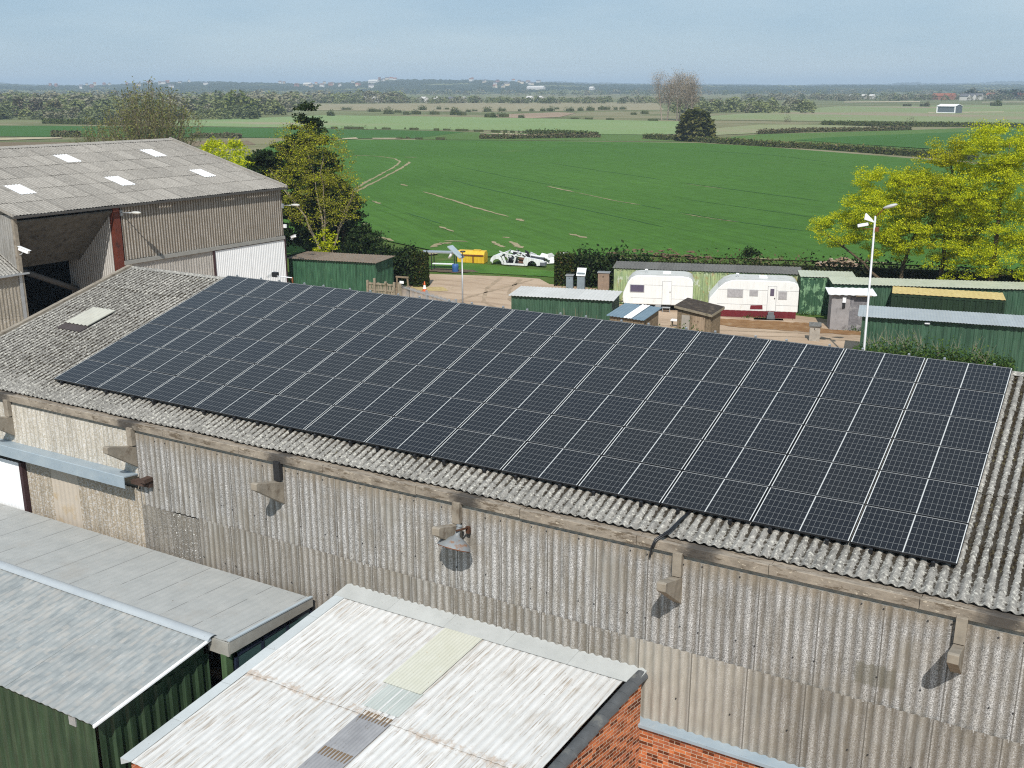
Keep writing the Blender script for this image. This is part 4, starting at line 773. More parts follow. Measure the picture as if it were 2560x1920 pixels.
M['hedgecore2']=simple('far_hedge_core',(.07,.08,.035),.98,.02)
def branchwork(mb,base,tips,H,r0,stems=1,wob=.25,fork=.35,mi=0,n=6):
    base=np.array(base,float); tips=[np.array(t,float) for t in tips]; nodes=[]
    if not tips: return
    top=max(tips,key=lambda t:t[2])
    for s in range(stems):
        ang=2*math.pi*s/stems+.7; cen=np.mean(tips,axis=0)
        if stems==1: tgt=np.array((cen[0]*.7+top[0]*.3,cen[1]*.7+top[1]*.3,top[2]*.92))
        else:
            sub=sorted(tips,key=lambda t:-math.cos(math.atan2(t[1]-base[1],t[0]-base[0])-ang)*np.hypot(*(t-base)[:2])-t[2]*.15)[:6]; tgt=np.mean(sub,axis=0)
        b=base+np.array((math.cos(ang),math.sin(ang),0))*(.12*(stems>1)); pts=[];rr=[]
        K=9
        for k in range(K+1):
            f=k/K; p=b*(1-f)+tgt*f; p[:2]=b[:2]+(tgt-b)[:2]*f**1.5; p=p+np.array((rnd.gauss(0,1),rnd.gauss(0,1),0))*wob*.25*min(1,f*3); pts.append(p); rr.append(r0*(1-f)**.75/(stems**.4)+.012)
        mb.tube(pts,rr,n,mi); nodes+=[(pts[k],rr[k]) for k in range(K+1) if k/K>=fork]
    order=sorted(tips,key=lambda t:np.linalg.norm(t-base))
    for t in order:
        best=None
        for p,r in nodes:
            d=t-p; L=np.linalg.norm(d)
            c=L*(1.+.9*(d[2]<L*.15))
            if best is None or c<best[0]: best=(c,p,r)
        p,r=best[1],best[2]; mid=(p+t)/2+np.array((rnd.gauss(0,.1),rnd.gauss(0,.1),.06*np.linalg.norm(t-p))); q=min(r*.6,.05)
        pts=[p,p*.45+mid*.6-(p*.05),mid,t]; pts[1]=(p+mid)/2+np.array((0,0,.02)); mb.tube(pts,[q+.004,q*.8+.003,q*.55+.003,.006],4,mi,False); nodes+=[(mid,q*.6),((mid+t)/2,q*.45)]
def clumps(ells,n,lo=.55):
    out=[];w=[e[1][0]*e[1][1]*e[1][2] for e in ells]
    while len(out)<n:
        c,r=rnd.choices(ells,w)[0]; d=NR.normal(size=3); d/=np.linalg.norm(d); q=rnd.uniform(lo**3,1)**(1/3)
        p=np.array(c)+d*np.array(r)*q
        out.append(p)
    return out
def tree(name,label,base,ells,nc,cl,nl,ls,leaf,bark=None,r0=.16,stems=1,fork=.3,cat='tree',group=None,flat=.85,extra=None,lo=.55,up=.3,wob=.25):
    t=thing(name,label,cat,base,0,group); tips=clumps(ells,nc,lo); tips=[p for p in tips if p[2]>.4]
    mb=MB(); branchwork(mb,(0,0,-.1),tips,0,r0,stems,wob,fork); mb.build('trunk',bark or M['bark'],t)
    C=[];
    for p in tips:
        s=cl*rnd.uniform(.6,1.25); k=int(nl*rnd.uniform(.6,1.3)); q=NR.normal(size=(k,3)); q/=np.linalg.norm(q,axis=1)[:,None]; q*=NR.uniform(.35,1.,(k,1)); q[:,2]=np.where(q[:,2]<0,q[:,2]*.35,q[:,2])*flat; C.append(p+q*s)
    C=np.concatenate(C); V,Fc=cards(C,ls,up); parts=[(V,Fc,0)]; mats=[leaf]
    if extra:
        V,Fc=cards(C[::extra[1]]+NR.normal(size=C[::extra[1]].shape)*.1,ls,up); parts.append((V,Fc,1)); mats.append(extra[0])
    leafmesh('crown',parts,mats,t); return t
# yellow-leaved maples on the right
tree('maple_tree','yellow green maple with bare lower limbs behind the lamp post',(11.7,56.0,0),[((-1.5,0,5.6),(2.6,2.0,1.9)),((.6,0,7.2),(1.8,1.6,1.6)),((-4.0,-.2,4.5),(1.8,1.4,1.1)),((.6,-.5,4.6),(1.9,1.5,1.2)),((-1.6,.3,7.8),(1.7,1.4,1.1)),((-.9,0,3.3),(1.6,1.2,.7))],320,.62,190,.055,L_MAPLE,r0=.2,stems=2,fork=.25)
tree('maple_tree','yellow green maple with open crown in the middle of the three maples',(14.5,56.2,0),[((-1.0,0,8.2),(2.1,1.9,1.9)),((.7,.2,6.0),(1.9,1.8,2.0)),((-1.6,0,6.0),(1.7,1.6,1.6)),((0,-.2,4.0),(1.9,1.5,1.2)),((-.6,0,10.),(1.1,1.1,.9))],235,.60,170,.055,L_MAPLE2,r0=.17,fork=.25)
tree('maple_tree','tallest yellow green maple at the right edge of the trees',(17.6,55.2,0),[((-.6,0,10.2),(2.0,2.0,1.9)),((-1.6,-.3,7.6),(2.2,2.0,2.0)),((1.4,0,8.5),(2.4,2.0,2.6)),((-1.2,-.4,4.9),(2.4,1.8,1.7)),((1.0,-.6,3.6),(2.6,1.8,1.5)),((2.8,-.3,5.6),(1.8,1.6,2.3)),((3.2,-.6,3.0),(1.8,1.4,1.4)),((-2.6,-.6,2.6),(1.6,1.1,.9))],540,.64,180,.055,L_MAPLE,r0=.2,fork=.2)
# big conifer and olive tree beside the barn
def conifer(label,base,H,Rr,n,nl,ls,lean_=(0,0)):
    t=thing('conifer_tree',label,'tree',base); mb=MB(); mb.tube([(0,0,0),(lean_[0]*.5,lean_[1]*.5,H*.5),(lean_[0],lean_[1],H*.97)],[.26,.17,.02],7); mb.build('trunk',M['bark'],t)
    C=[];bm=MB()
    for k in range(n):
        f=rnd.random()**.85; z=.4+f*(H-.5); r=Rr*(1-f)**.62*(.9+.2*math.sin(9*f))*rnd.uniform(.55,1.12)+.15; a=rnd.uniform(0,6.283)
        c0=np.array((lean_[0]*z/H,lean_[1]*z/H,z)); tip=c0+np.array((math.cos(a)*r,math.sin(a)*r,rnd.uniform(-.25,.45)*r*.6))
        m=int(nl*(.4+.6*r/Rr)); u=np.sqrt(NR.uniform(.08,1,m)); q=c0+(tip-c0)*u[:,None]+NR.normal(size=(m,3))*np.array((.26,.26,.16))*(.5+.6*r/Rr); q[:,2]-=.25*u*u*r*.3; C.append(q)
    V,Fc=cards(np.concatenate(C),ls,.2,.38); leafmesh('crown',[(V,Fc,0)],[L_CON],t); return t
tree('conifer_tree','tall shaggy dark conifer behind the pale olive tree beside the barn',(-34.6,50.5,0),[((.2,0,10.2),(1.3,1.2,2.3)),((.2,0,10.2),(1.3,1.2,2.3)),((.3,0,9.6),(1.5,1.4,1.8)),((.2,0,11.6),(.6,.6,1.0)),((.2,0,11.6),(.6,.6,1.0)),((-.6,0,8.2),(2.4,2.0,1.6)),((-3.2,0,8.4),(2.0,1.6,1.2)),((-4.6,0,7.2),(1.7,1.6,1.2)),((-1.5,0,5.6),(4.6,2.4,2.2)),((1.8,0,7.0),(1.8,1.8,2.4)),((2.4,0,4.4),(2.6,2.2,2.2)),((-1,0,3.),(5.,2.4,2.))],600,.75,85,.13,L_CON,r0=.3,stems=3,fork=.1,flat=.55,up=.2)
conifer('broad dark conifer at the field edge right of the olive tree',(-30.2,49.5,0),6.6,3.6,240,52,.16)
conifer('low spreading conifer over the roof of the green shed',(-25.6,46.0,0),3.9,3.4,150,46,.14)
tree('olive_tree','many stemmed tree with sparse yellowish leaves against the dark conifer',(-28.3,45.2,0),[((-2.4,0,9.6),(2.3,1.7,1.9)),((.2,0,8.6),(2.7,1.8,2.4)),((-3.6,0,6.4),(2.1,1.6,1.9)),((1.4,0,6.0),(2.0,1.5,2.2)),((-.5,-.5,5.0),(2.8,1.5,1.6))],340,.60,40,.058,L_OLIVE,M['barkpale'],r0=.17,stems=6,fork=.12,extra=(L_MAPLE,3),wob=.3)
tree('maple_sapling','small yellow leaved sapling in front of the olive tree stems',(-27.0,43.5,0),[((0,0,2.9),(.9,.7,.9)),((-.5,0,2.2),(.6,.6,.5))],24,.45,42,.08,L_MAPLE,r0=.05,fork=.3)
tree('maple_tree','bright yellow low maple showing over the barn roof',(-47.5,54.5,0),[((-.6,0,8.0),(2.6,2.2,1.3)),((-2.8,0,7.2),(1.8,1.7,1.1)),((2.6,0,6.6),(2.6,1.8,1.4)),((4.6,0,5.4),(2.0,1.8,1.5)),((1.,0,5.4),(3.4,2,1.4))],230,.7,60,.11,L_MAPLE,r0=.16,stems=2)
# leafless willows behind the barn
def willow(label,base,H,W,n,mi,leafn=10):
    t=thing('willow_tree',label,'tree',base); mb=MB(); C=[]
    for k in range(n):
        a=rnd.uniform(0,6.283); s=rnd.random()**.6; tip=np.array((math.cos(a)*W*s,math.sin(a)*W*s*.6,H*(1-.35*s*s)*rnd.uniform(.75,1.05))); b=np.array((math.cos(a)*.5*s,math.sin(a)*.4*s,0))
        m=b*.5+tip*.5+np.array((0,0,-H*.06)); mb.tube([b,m,tip],[.07*rnd.uniform(.6,1.3),.04,.012],3,0,False)
        for j in range(leafn):
            f=rnd.uniform(.35,1.); p=m*(1-f)+tip*f; d=NR.normal(size=3)*.45*np.array((1,1,.5)); d[2]=abs(d[2])+rnd.uniform(.3,1.0); mb.tube([p,p+d],[.018,.006],3,0,False); C.append(p+d*rnd.random()); C.append(p+d)
    mb.build('trunk',simple('willow_bark',(.19,.155,.10),.95,.05,var=.3),t); V,Fc=cards(np.array(C),.16,.2,.5); leafmesh('crown',[(V,Fc,0)],[m_leaf('willow_buds',[(0,(.15,.16,.045)),(1,(.25,.25,.09))],.3)],t)
p=AZ(368,150); willow('wide leafless willow with upright brown stems behind the barn',(p[0],p[1],0),14.2,8.6,230,0,10)
p=AZ(228,160); willow('smaller thin willow at the left of the wide willow',(p[0],p[1],0),9.5,4.5,60,0,7)
# hedges
def hedge(label,P,W,H,leaf,ls=.10,dens=170,core='hedgecore',name='hedge',cat='hedge',rough=.15,group=None,top=.12):
    t=thing(name,label,cat,(P[0][0],P[0][1],0),0,group); C=[];core_=MB()
    for (xa,ya),(xb,yb) in zip(P[:-1],P[1:]):
        L=math.hypot(xb-xa,yb-ya); u=np.array(((xb-xa)/L,(yb-ya)/L)); nrm=np.array((-u[1],u[0])); o=np.array((xa-P[0][0],ya-P[0][1]))
        n=int(dens*(L*(2*H+W)+2*W*H)); 
        s=NR.uniform(0,L,n); w=NR.uniform(-.5,.5,n)*W; z=NR.uniform(0,H,n); face=NR.choice(4,n,p=np.array([L*H,L*H,L*W,2*W*H])/(2*L*H+L*W+2*W*H))
        w=np.where(face==0,-W/2,np.where(face==1,W/2,w)); z=np.where(face==2,H+top*np.sin(s*2.1)*.5+NR.normal(size=n)*top,z); s=np.where(face==3,np.where(NR.random(n)<.5,0,L),s)
        w=w+NR.normal(size=n)*rough*.5+.12*np.sin(s*1.7+z*2)*min(1,rough*4); q=np.stack([o[0]+u[0]*s+nrm[0]*w,o[1]+u[1]*s+nrm[1]*w,np.maximum(z+NR.normal(size=n)*.05,.03)],1); C.append(q)
        e=.12 if W>.5 else .05; c=[(o[0]+u[0]*a+nrm[0]*b,o[1]+u[1]*a+nrm[1]*b,0) for a,b in ((e,-W/2+e),(L-e,-W/2+e),(L-e,W/2-e),(e,W/2-e))]; core_.prism(c,(0,0,H-e))
    V,Fc=cards(np.concatenate(C),ls,.2,.55); core_.m=[1]*len(core_.m)
    leafmesh('foliage',[(V,Fc,0)],[leaf,M[core]],t,core=core_); return t
hedge('squared clipped hedge block beside the traffic cone',[(-19.65,44.5),(-18.75,44.8)],.8,2.4,L_HEDGE,.085,260,rough=.08,top=.05)
hedge('dark rough hedge between the green shed and the clipped block',[(-23.,43.6),(-21.,44.6),(-19.8,45.0)],1.4,2.3,L_CON,.13,150,rough=.5,top=.25)
hedge('clipped hedge end with brown patches at the right of the gateway',[(-11.1,50.2),(-9.8,50.7)],1.5,2.15,L_HEDGE,.085,260,rough=.08,top=.08)
hedge('dark shaggy conifer hedge behind the three cabinets',[(-9.8,50.9),(-7.5,51.3),(-4.6,52.0)],1.3,2.0,L_CON,.14,150,rough=.55,top=.35)
hedge('low scrubby hedge along the field behind the container stores',[(-4.6,52.6),(0,54.2),(5,56.1),(11,58.),(20,60.5)],1.3,1.95,m_leaf('scrub',[(0,(.025,.035,.012)),(.5,(.05,.065,.02)),(.75,(.09,.08,.04)),(1,(.15,.13,.07))],.15),.12,60,rough=.5,top=.35)
tree('conifer_sapling','small dark conifer sapling poking above the scrub hedge',(1.2,57.5,0),[((0,0,1.5),(.75,.75,1.2)),((0,0,2.3),(.4,.4,.6))],40,.42,40,.075,L_CON,r0=.06,fork=.1)
for (x,y,h,w) in ((.9,37.9,.55,1.4),(3.6,37.0,.62,1.7),(-.6,33.3,.7,1.0)):
    pass
def weeds(label,c,L,W,H,rz,leaf,n,ls,name='weeds'):
    s=NR.uniform(-L/2,L/2,n); w=NR.normal(size=n)*W*.35; z=np.abs(NR.normal(size=n))*H*.5*(1-.5*(2*s/L)**2); V,Fc=cards(np.stack([s*math.cos(rz)-w*math.sin(rz),s*math.sin(rz)+w*math.cos(rz),z],1),ls,.3,.5)
    return tag(leafmesh(name,[(V,Fc,0)],[leaf],None,c),label,'shrub')
LW=m_leaf('weed_leaves',[(0,(.035,.075,.016)),(.6,(.07,.13,.03)),(1,(.12,.18,.05))],.3)
weeds('low green shrub in front of the small pale bench',(1.75,36.6,.55),2.0,.6,.75,0,LW,900,.07,'shrub')
weeds('low green shrub at the foot of the plywood hut',(4.35,36.2,.6),2.3,.6,.6,0,LW,1000,.07,'shrub')
weeds('bank of green brambles along the foot of the green container',(17.0,36.9,.75),7.5,.6,.95,R(8),LW,5000,.075,'brambles')
mb=MB()
for k in range(46):
    x=13.9+rnd.random()*6.2; y=37.1+rnd.uniform(-.3,.3); h=rnd.uniform(1.2,2.1); 
    q=[(x,y,.3),(x+rnd.gauss(0,.12),y,.3+h*.6),(x+rnd.gauss(0,.3),y,.3+h)]; mb.tube(q,[.008,.006,.003],3,0,False)
    for j in range(3): a=np.array(q[1]); mb.tube([a,a+np.array((rnd.gauss(0,.25),0,rnd.uniform(.2,.6)))],[.005,.002],3,0,False)
tag(mb.build('dry_stalks',simple('straw_stalk',(.38,.33,.24),.9,.05),None),kind='stuff')
mb=MB()
for k in range(34):
    x=-2.2+rnd.random()*2.6; y=33.3+rnd.uniform(-.2,.2); h=rnd.uniform(.8,1.9); mb.tube([(x,y,.4),(x+rnd.gauss(0,.15),y,.4+h)],[.012,.004],3,0,False)
for k in range(30):
    x=5.5+rnd.random()*6; y=37.5+rnd.uniform(-1,1); h=rnd.uniform(.3,.8); mb.tube([(x,y,0),(x+rnd.gauss(0,.08),y,h)],[.01,.004],3,0,False)
tag(mb.build('dead_stems',simple('dead_stem',(.27,.20,.13),.9,.05),None),kind='stuff')
# ---------------------------------------------------------------- middle-distance hedges and bushes (each a thing)
def bush(label,px,py,wpx,hpx,leaf,group=None,name='bush',cat='bush',core=True,n=None,k=1.):
    b=G(px,py); D=(b[0]-CAM[0])*math.sin(YAW)+(b[1]-CAM[1])*math.cos(YAW); s=D/F*1.02; W=wpx*s*(1.15 if core else 1); H=hpx*s*rnd.uniform(.9,1.12)
    n=n or int(min(900,max(60,W*H*14))); nb_=max(3,int(W/H*2.2)); bc=[(rnd.uniform(-.5,.5)*max(.1,W-H*.7),rnd.uniform(-.2,.2)*H,rnd.uniform(.62,1.)*H) for _ in range(nb_)]; C=[]
    for bx_,by_,bh in bc:
        m=n//nb_+1; q=NR.normal(size=(m,3)); q/=np.linalg.norm(q,axis=1)[:,None]; q[:,2]=np.abs(q[:,2]+.3)*.77; rw=min(W*.5,bh*.62) if W<2.2*H else bh*.6; C.append(q*np.array((rw,rw,bh))*NR.uniform(.75,1.04,(m,1))+np.array((bx_,by_,0)))
    C=np.concatenate(C)
    c=MB(); Ac=[(math.cos(a)*W*.36,math.sin(a)*min(W*.36,H*.4),0) for a in np.linspace(0,6.283,9)[:-1]]; c.prism(Ac,(0,0,H*.5)); c.m=[1]*len(c.m)
    V,Fc=cards(C,max(.12,H*.085)*(1. if core else .55),.8,.7); o=leafmesh(name,[(V,Fc,0)],[leaf,M['hedgecore2']],None,(b[0],b[1],0),core=c if core else None); return tag(o,label,cat,group)
def S2(x,y): return (600+.28933*x,180+.28933*y)
def S3(x,y): return (1200+.28933*x,180+.28933*y)
def S4(x,y): return (1900+.29837*x,180+.29837*y)
g1='clumps of the gappy hedge between the far fields'
for x0,x1,y0,y1 in ((685,750,462,490),(770,860,460,490),(862,1105,460,495),(1160,1180,468,494),(1208,1320,470,497),(1418,1434,472,496),(1448,1560,472,502),(1666,1730,476,508),(1742,1830,478,506),(1840,1995,480,512),(2008,2120,486,516),(2168,2200,490,518)):
    a=S2((x0+x1)/2,y1); bush('dark green clump of the gappy hedge between the pale and dark fields',a[0],a[1],(x1-x0)*.28933,(y1-y0)*.28933*1.1,L_HAWTH,g1)
for x0,x1,y0,y1 in ((96,190,490,524),(198,240,490,524),(250,310,497,524),(324,344,498,528),(362,404,496,530)):
    a=S3((x0+x1)/2,y1); bush('dark green clump of the gappy hedge between the pale and dark fields',a[0],a[1],(x1-x0)*.28933,(y1-y0)*.28933*1.1,L_HAWTH,g1)
g2='clumps along the far edge of the big green field'
for x0,x1,y0,y1 in ((1340,1415,552,580),(1436,1470,552,576),(1500,1592,552,582),(1675,1786,550,586)):
    a=S2((x0+x1)/2,y1); bush('low brownish hedge clump on the far edge of the big green field',a[0],a[1],(x1-x0)*.28933,(y1-y0)*.28933,L_BROWNH,g2)
g3='dark round bushes on the rough land beyond the fields'
for x0,x1,y0,y1 in ((36,150,335,395),(150,265,335,392),(322,384,350,398),(30,100,300,342),(155,228,294,340),(326,354,310,340),(424,464,306,340),(512,568,298,340),(565,640,294,340),(640,690,292,324),(735,822,294,340),(836,898,292,336),(910,1000,290,334),(1010,1080,286,328),(1075,1130,284,328),(1150,1192,292,328),(1200,1264,288,326),(1295,1356,332,370),(1392,1462,318,362),(772,866,382,408),(896,986,384,412),(1082,1168,388,416),(1440,1548,394,424)):
    a=S3((x0+x1)/2,y1); bush('dark round bush on the rough ground beyond the pale fields',a[0],a[1],(x1-x0)*.28933,(y1-y0)*.28933,L_BUSH,g3)
for x0,x1,y0,y1 in ((750,815,320,380),(870,975,295,328),(1090,1240,300,345),(1240,1330,305,362),(1330,1405,310,352),(1400,1470,318,370),(1466,1580,316,366),(1630,1740,325,368),(1545,1610,282,330),(1694,1742,288,325),(1765,1815,296,325),(1812,1890,298,370),(1885,1968,322,375),(1950,2000,312,345),(2000,2060,315,340),(2100,2180,300,345),(2115,2212,335,395)):
    a=S2((x0+x1)/2,y1); bush('dark round bush on the rough ground beyond the pale fields',a[0],a[1],(x1-x0)*.28933,(y1-y0)*.28933,L_BUSH,g3)
a=S3(1868,598); bush('rounded dark tree at the corner of the big green field',a[0]+2,a[1]-1,66,82,m_leaf('lone_tree',[(0,(.06,.07,.02)),(.6,(.11,.115,.035)),(1,(.17,.16,.06))],.25),None,'round_tree','tree',True,2600)
bush('small thin bare tree in the far hedge on the right',*S4(1260,455),26,28,L_GREY,None,'bare_tree','tree',False,260)
bush('small thin bare tree left of the long dark hedge',*S4(228,420),18,20,L_GREY,None,'bare_tree','tree',False,220)
bush('round straw coloured bush near the red roofed houses',*S4(1968,285),26,18,L_SPRING,None)
for x,y,w,h in ((1232,288,24,10),(1380,290,26,14)): bush('grey bush on the far side of the pale field with the metal barn',*S4(x,y),w,h,L_BROWNH,'grey bushes beyond the pale field')
def linehedge(label,P,H,W,leaf,dens=9,ls=.3):
    Q=[G(*p)[:2] for p in P]; return hedge(label,Q,W,H,leaf,ls,dens,'hedgecore2',rough=.4,top=.15)
linehedge('long clipped hedge bordering the big green field on the right',[S3(1420,578),S3(1730,594),S4(140,630),S4(560,650),S4(1000,685),S4(1400,716),S4(1800,745)],1.25,1.8,m_leaf('field_hedge',[(0,(.07,.095,.025)),(.6,(.11,.13,.04)),(.9,(.15,.14,.06)),(1,(.24,.19,.11))],.2),8)
linehedge('long dark hedge below the pale field with the metal barn',[S4(520,446),S4(1060,456),S4(1750,462),S4(2212,470)],1.5,2.2,L_HAWTH,7,.35)
linehedge('brown grey hedge just nearer than the long dark hedge',[S4(0,522),S4(330,506),S4(820,496),S4(1250,488)],1.1,2.,L_BROWNH,7,.35)
linehedge('two toned hedge running along the far edge of the big green field',[S3(0,578),S3(240,578),S3(700,572),S3(1030,566)],1.0,2.,L_BROWNH,8,.35)
linehedge('green hedge line tapering into the pale field',[S3(405,534),S3(750,540),S3(1000,560)],1.05,2.2,L_HAWTH,8,.35)
linehedge('dark low hedge below the left woods',[(110,309),(240,312),(330,313)],1.6,2.,L_HAWTH,6,.4)
linehedge('dark low scrub between the left field and the straw bank',[(130,343),(200,343)],1.6,2.,L_BROWNH,6,.4)
linehedge('broken hedge at the left edge of the far green strip',[(480,345),(600,346)],1.2,2.,L_BROWNH,6,.4)
# tall bare poplars
for i,(px,w,top,base,lb) in enumerate(((1668,92,200,300,'leftmost tall bare poplar of the group in the far fields'),(1694,92,194,300,'middle tall bare poplar of the group in the far fields'),(1726,88,197,300,'rightmost tall bare poplar of the group in the far fields'))):
    b=G(px,base+i*2); D=(b[0]-CAM[0])*math.sin(YAW)+(b[1]-CAM[1])*math.cos(YAW); H=(base-top)*D/F; W=w*D/F
    t=thing('poplar_tree',lb,'tree',b,0,'bare poplars in the far fields'); mb=MB(); C=[]
    for s in range(3):
        o=np.array((rnd.gauss(0,W*.08),rnd.gauss(0,W*.08),0)); top_=o*2+np.array((rnd.gauss(0,W*.12),0,H*rnd.uniform(.85,1))); mb.tube([o,(o+top_)/2,top_],[.32,.22,.04],4,0,False)
        for k in range(80):
            f=rnd.uniform(.3,.98); p=o*(1-f)+top_*f; a=rnd.uniform(0,6.283); L=W*.5*(1.05-f*.6)*rnd.uniform(.5,1); q=p+np.array((math.cos(a)*L*.75,math.sin(a)*L*.75,L*.9)); mb.tube([p,q],[.09*(1.1-f),.03],3,0,False)
            for j in range(16): e=p+(q-p)*rnd.uniform(.3,1.1); C.append(e+NR.normal(size=3)*1.1)
    mb.build('trunk',simple('poplar_bark',(.30,.25,.20),.95,.05),t); V,Fc=cards(np.array(C),.26,.1,.3); leafmesh('crown',[(V,Fc,0)],[m_leaf('poplar_twigs',[(0,(.26,.21,.16)),(1,(.36,.30,.23))],.1)],t)
# ---------------------------------------------------------------- woods far off: masses
def woodland(x0,x1,yb,ht,n,leafs,depth,k=150):
    acc=[[] for _ in leafs]; sz=[[] for _ in leafs]
    for i in range(n):
        px=rnd.uniform(x0,x1); b=G(px,yb+rnd.uniform(-depth,0)); D=(b[0]-CAM[0])*math.sin(YAW)+(b[1]-CAM[1])*math.cos(YAW); h=ht*rnd.uniform(.55,1.1)*D/F; w=h*rnd.uniform(1.0,2.2)
        q=NR.normal(size=(k,3)); q/=np.linalg.norm(q,axis=1)[:,None]; q[:,2]=np.abs(q[:,2])*1.0; C=np.array(b)+q*np.array((w*.5,w*.5,h*.92))*NR.uniform(.8,1.04,(k,1)); j=rnd.randrange(len(leafs)); acc[j].append(C); sz[j].append(np.full(k,h*.115))
    parts=[]
    for j in range(len(leafs)):
        if acc[j]:
            V,Fc=cards(np.concatenate(acc[j]),np.concatenate(sz[j]),1.8,.85); parts.append((V,Fc,j))
    return tag(leafmesh('woodland',parts,leafs),kind='stuff')
woodland(-60,640,300,30,60,[L_WOOD3,L_WOOD1,L_WOOD3,L_WOOD2],8,210)
woodland(-60,700,288,38,110,[L_WOOD1,L_WOOD2,L_WOOD1,L_WOOD3],8,210)
woodland(-60,760,272,34,130,[L_WOOD2,L_WOOD1,L_WOOD2],8)
woodland(-60,1000,258,26,170,[L_WOOD1,L_WOOD2],7)
woodland(560,1800,259,16,260,[L_WOOD1,L_WOOD3,L_WOOD1,L_WOOD2],5)
woodland(1690,2040,283,30,55,[L_WOOD2,L_WOOD1,L_WOOD1],10,210)
woodland(1850,2640,252,15,190,[L_WOOD2,L_WOOD3,L_WOOD2],6)
woodland(-60,2640,240,13,420,[L_WOOD3,L_WOOD2,L_WOOD3],7,100)
woodland(-60,2640,230,10,420,[L_WOOD3,L_WOOD2,L_WOOD3],5,70)
woodland(2400,2640,248,24,24,[L_CON,L_WOOD2],3)
for px,hh,lb in ((50,60,'pale bare tree at the far left of the woods'),(90,56,'narrow bare tree second along the left woods'),(137,62,'narrow dark poplar standing above the left woods')):
    bush(lb,px,290,24,hh,L_GREY if px<130 else L_BROWNH,None,'woodland_tree','tree',False,700)
bush('broad pale green willow standing right of the leafless willow',600,289,72,60,L_SPRING,None,'broad_tree','tree',True,900)
bush('dark rounded tree standing behind the broad pale green willow',548,262,24,42,L_BUSH,None,'broad_tree','tree',True,300)

def wallweeds(c,d,L,n):
    t=np.array(d)/np.linalg.norm(d); q=NR.uniform(0,1,n)**1.0*L; keep=np.sin(q*1.9+c[0])+NR.normal(size=n)*.5>.1; q=q[keep]; m=len(q); w=np.abs(NR.normal(size=m))*.16
    C=np.stack([c[0]+t[0]*q+t[1]*w,c[1]+t[1]*q-t[0]*w,np.abs(NR.normal(size=m))*.13+.03],1); return cards(C,.06,.3,.45)
parts=[(*wallweeds(*a),0) for a in (((-5.5,34.05),(1,.26),5.8,500),((2.7,45.2),(1,.374),5.0,260),((7.3,48.6),(1,.34),3.,300),((10.,45.05),(1,.37),2.1,220),((13.2,38.1),(1,.18),10.,900),((-4.6,46.0),(1,.33),8.,600),((-25.8,38.),(1,.21),6.5,500),((-9.9,48.8),(1,.3),3.6,300),((.7,33.95),(1,0),2.,160),((2.9,38.35),(1,0),2.1,200))]
tag(leafmesh('weeds',parts,[LW]),kind='stuff')
# ================================================================ land
def land(name,pts,z,mat,world=False):
    V=[(*p,z) if world else (*G(*p)[:2],z) for p in pts]; mb=MB(); mb.add(V,[tuple(range(len(V)))])
    a=sum(V[i][0]*V[(i+1)%len(V)][1]-V[(i+1)%len(V)][0]*V[i][1] for i in range(len(V)))
    if a<0: mb.f=[tuple(reversed(mb.f[0]))]
    return tag(mb.build(name,mat),kind='structure')
def m_ground():
    t=NT('open_land',.98,.05); x,y,z=t.xyz()
    vor=t.n('ShaderNodeTexVoronoi',{'Vector':t.map((1,.6,1)),'Scale':.0035}).outputs['Color']
    s=t.n('ShaderNodeSeparateColor',{0:vor}).outputs[0]
    far=t.ramp(s,[(0,(.14,.14,.07)),(.25,(.19,.165,.10)),(.45,(.12,.15,.06)),(.6,(.22,.19,.13)),(.8,(.10,.12,.05)),(1.,(.17,.16,.09))],'CONSTANT')
    far=t.mix(.5,far,(.23,.22,.125))
    far=t.mix(t.step(t.noise(.02,6,.6),.42,.6),far,(.12,.135,.06))
    gr=t.ramp(t.noise(.6,8,.65),[(.3,(.045,.085,.018)),(.55,(.075,.12,.028)),(.75,(.15,.14,.06))])
    d=t.n('ShaderNodeVectorMath',{0:t.co},operation='LENGTH').outputs['Value']; t.col(t.mix(t.step(d,95,190),gr,far)); return t.m
mb=MB(); E=16000.; mb.add([(-E,-E,0),(E,-E,0),(E,E,0),(-E,E,0)],[(0,1,2,3)]); tag(mb.build('ground',m_ground()),kind='structure')
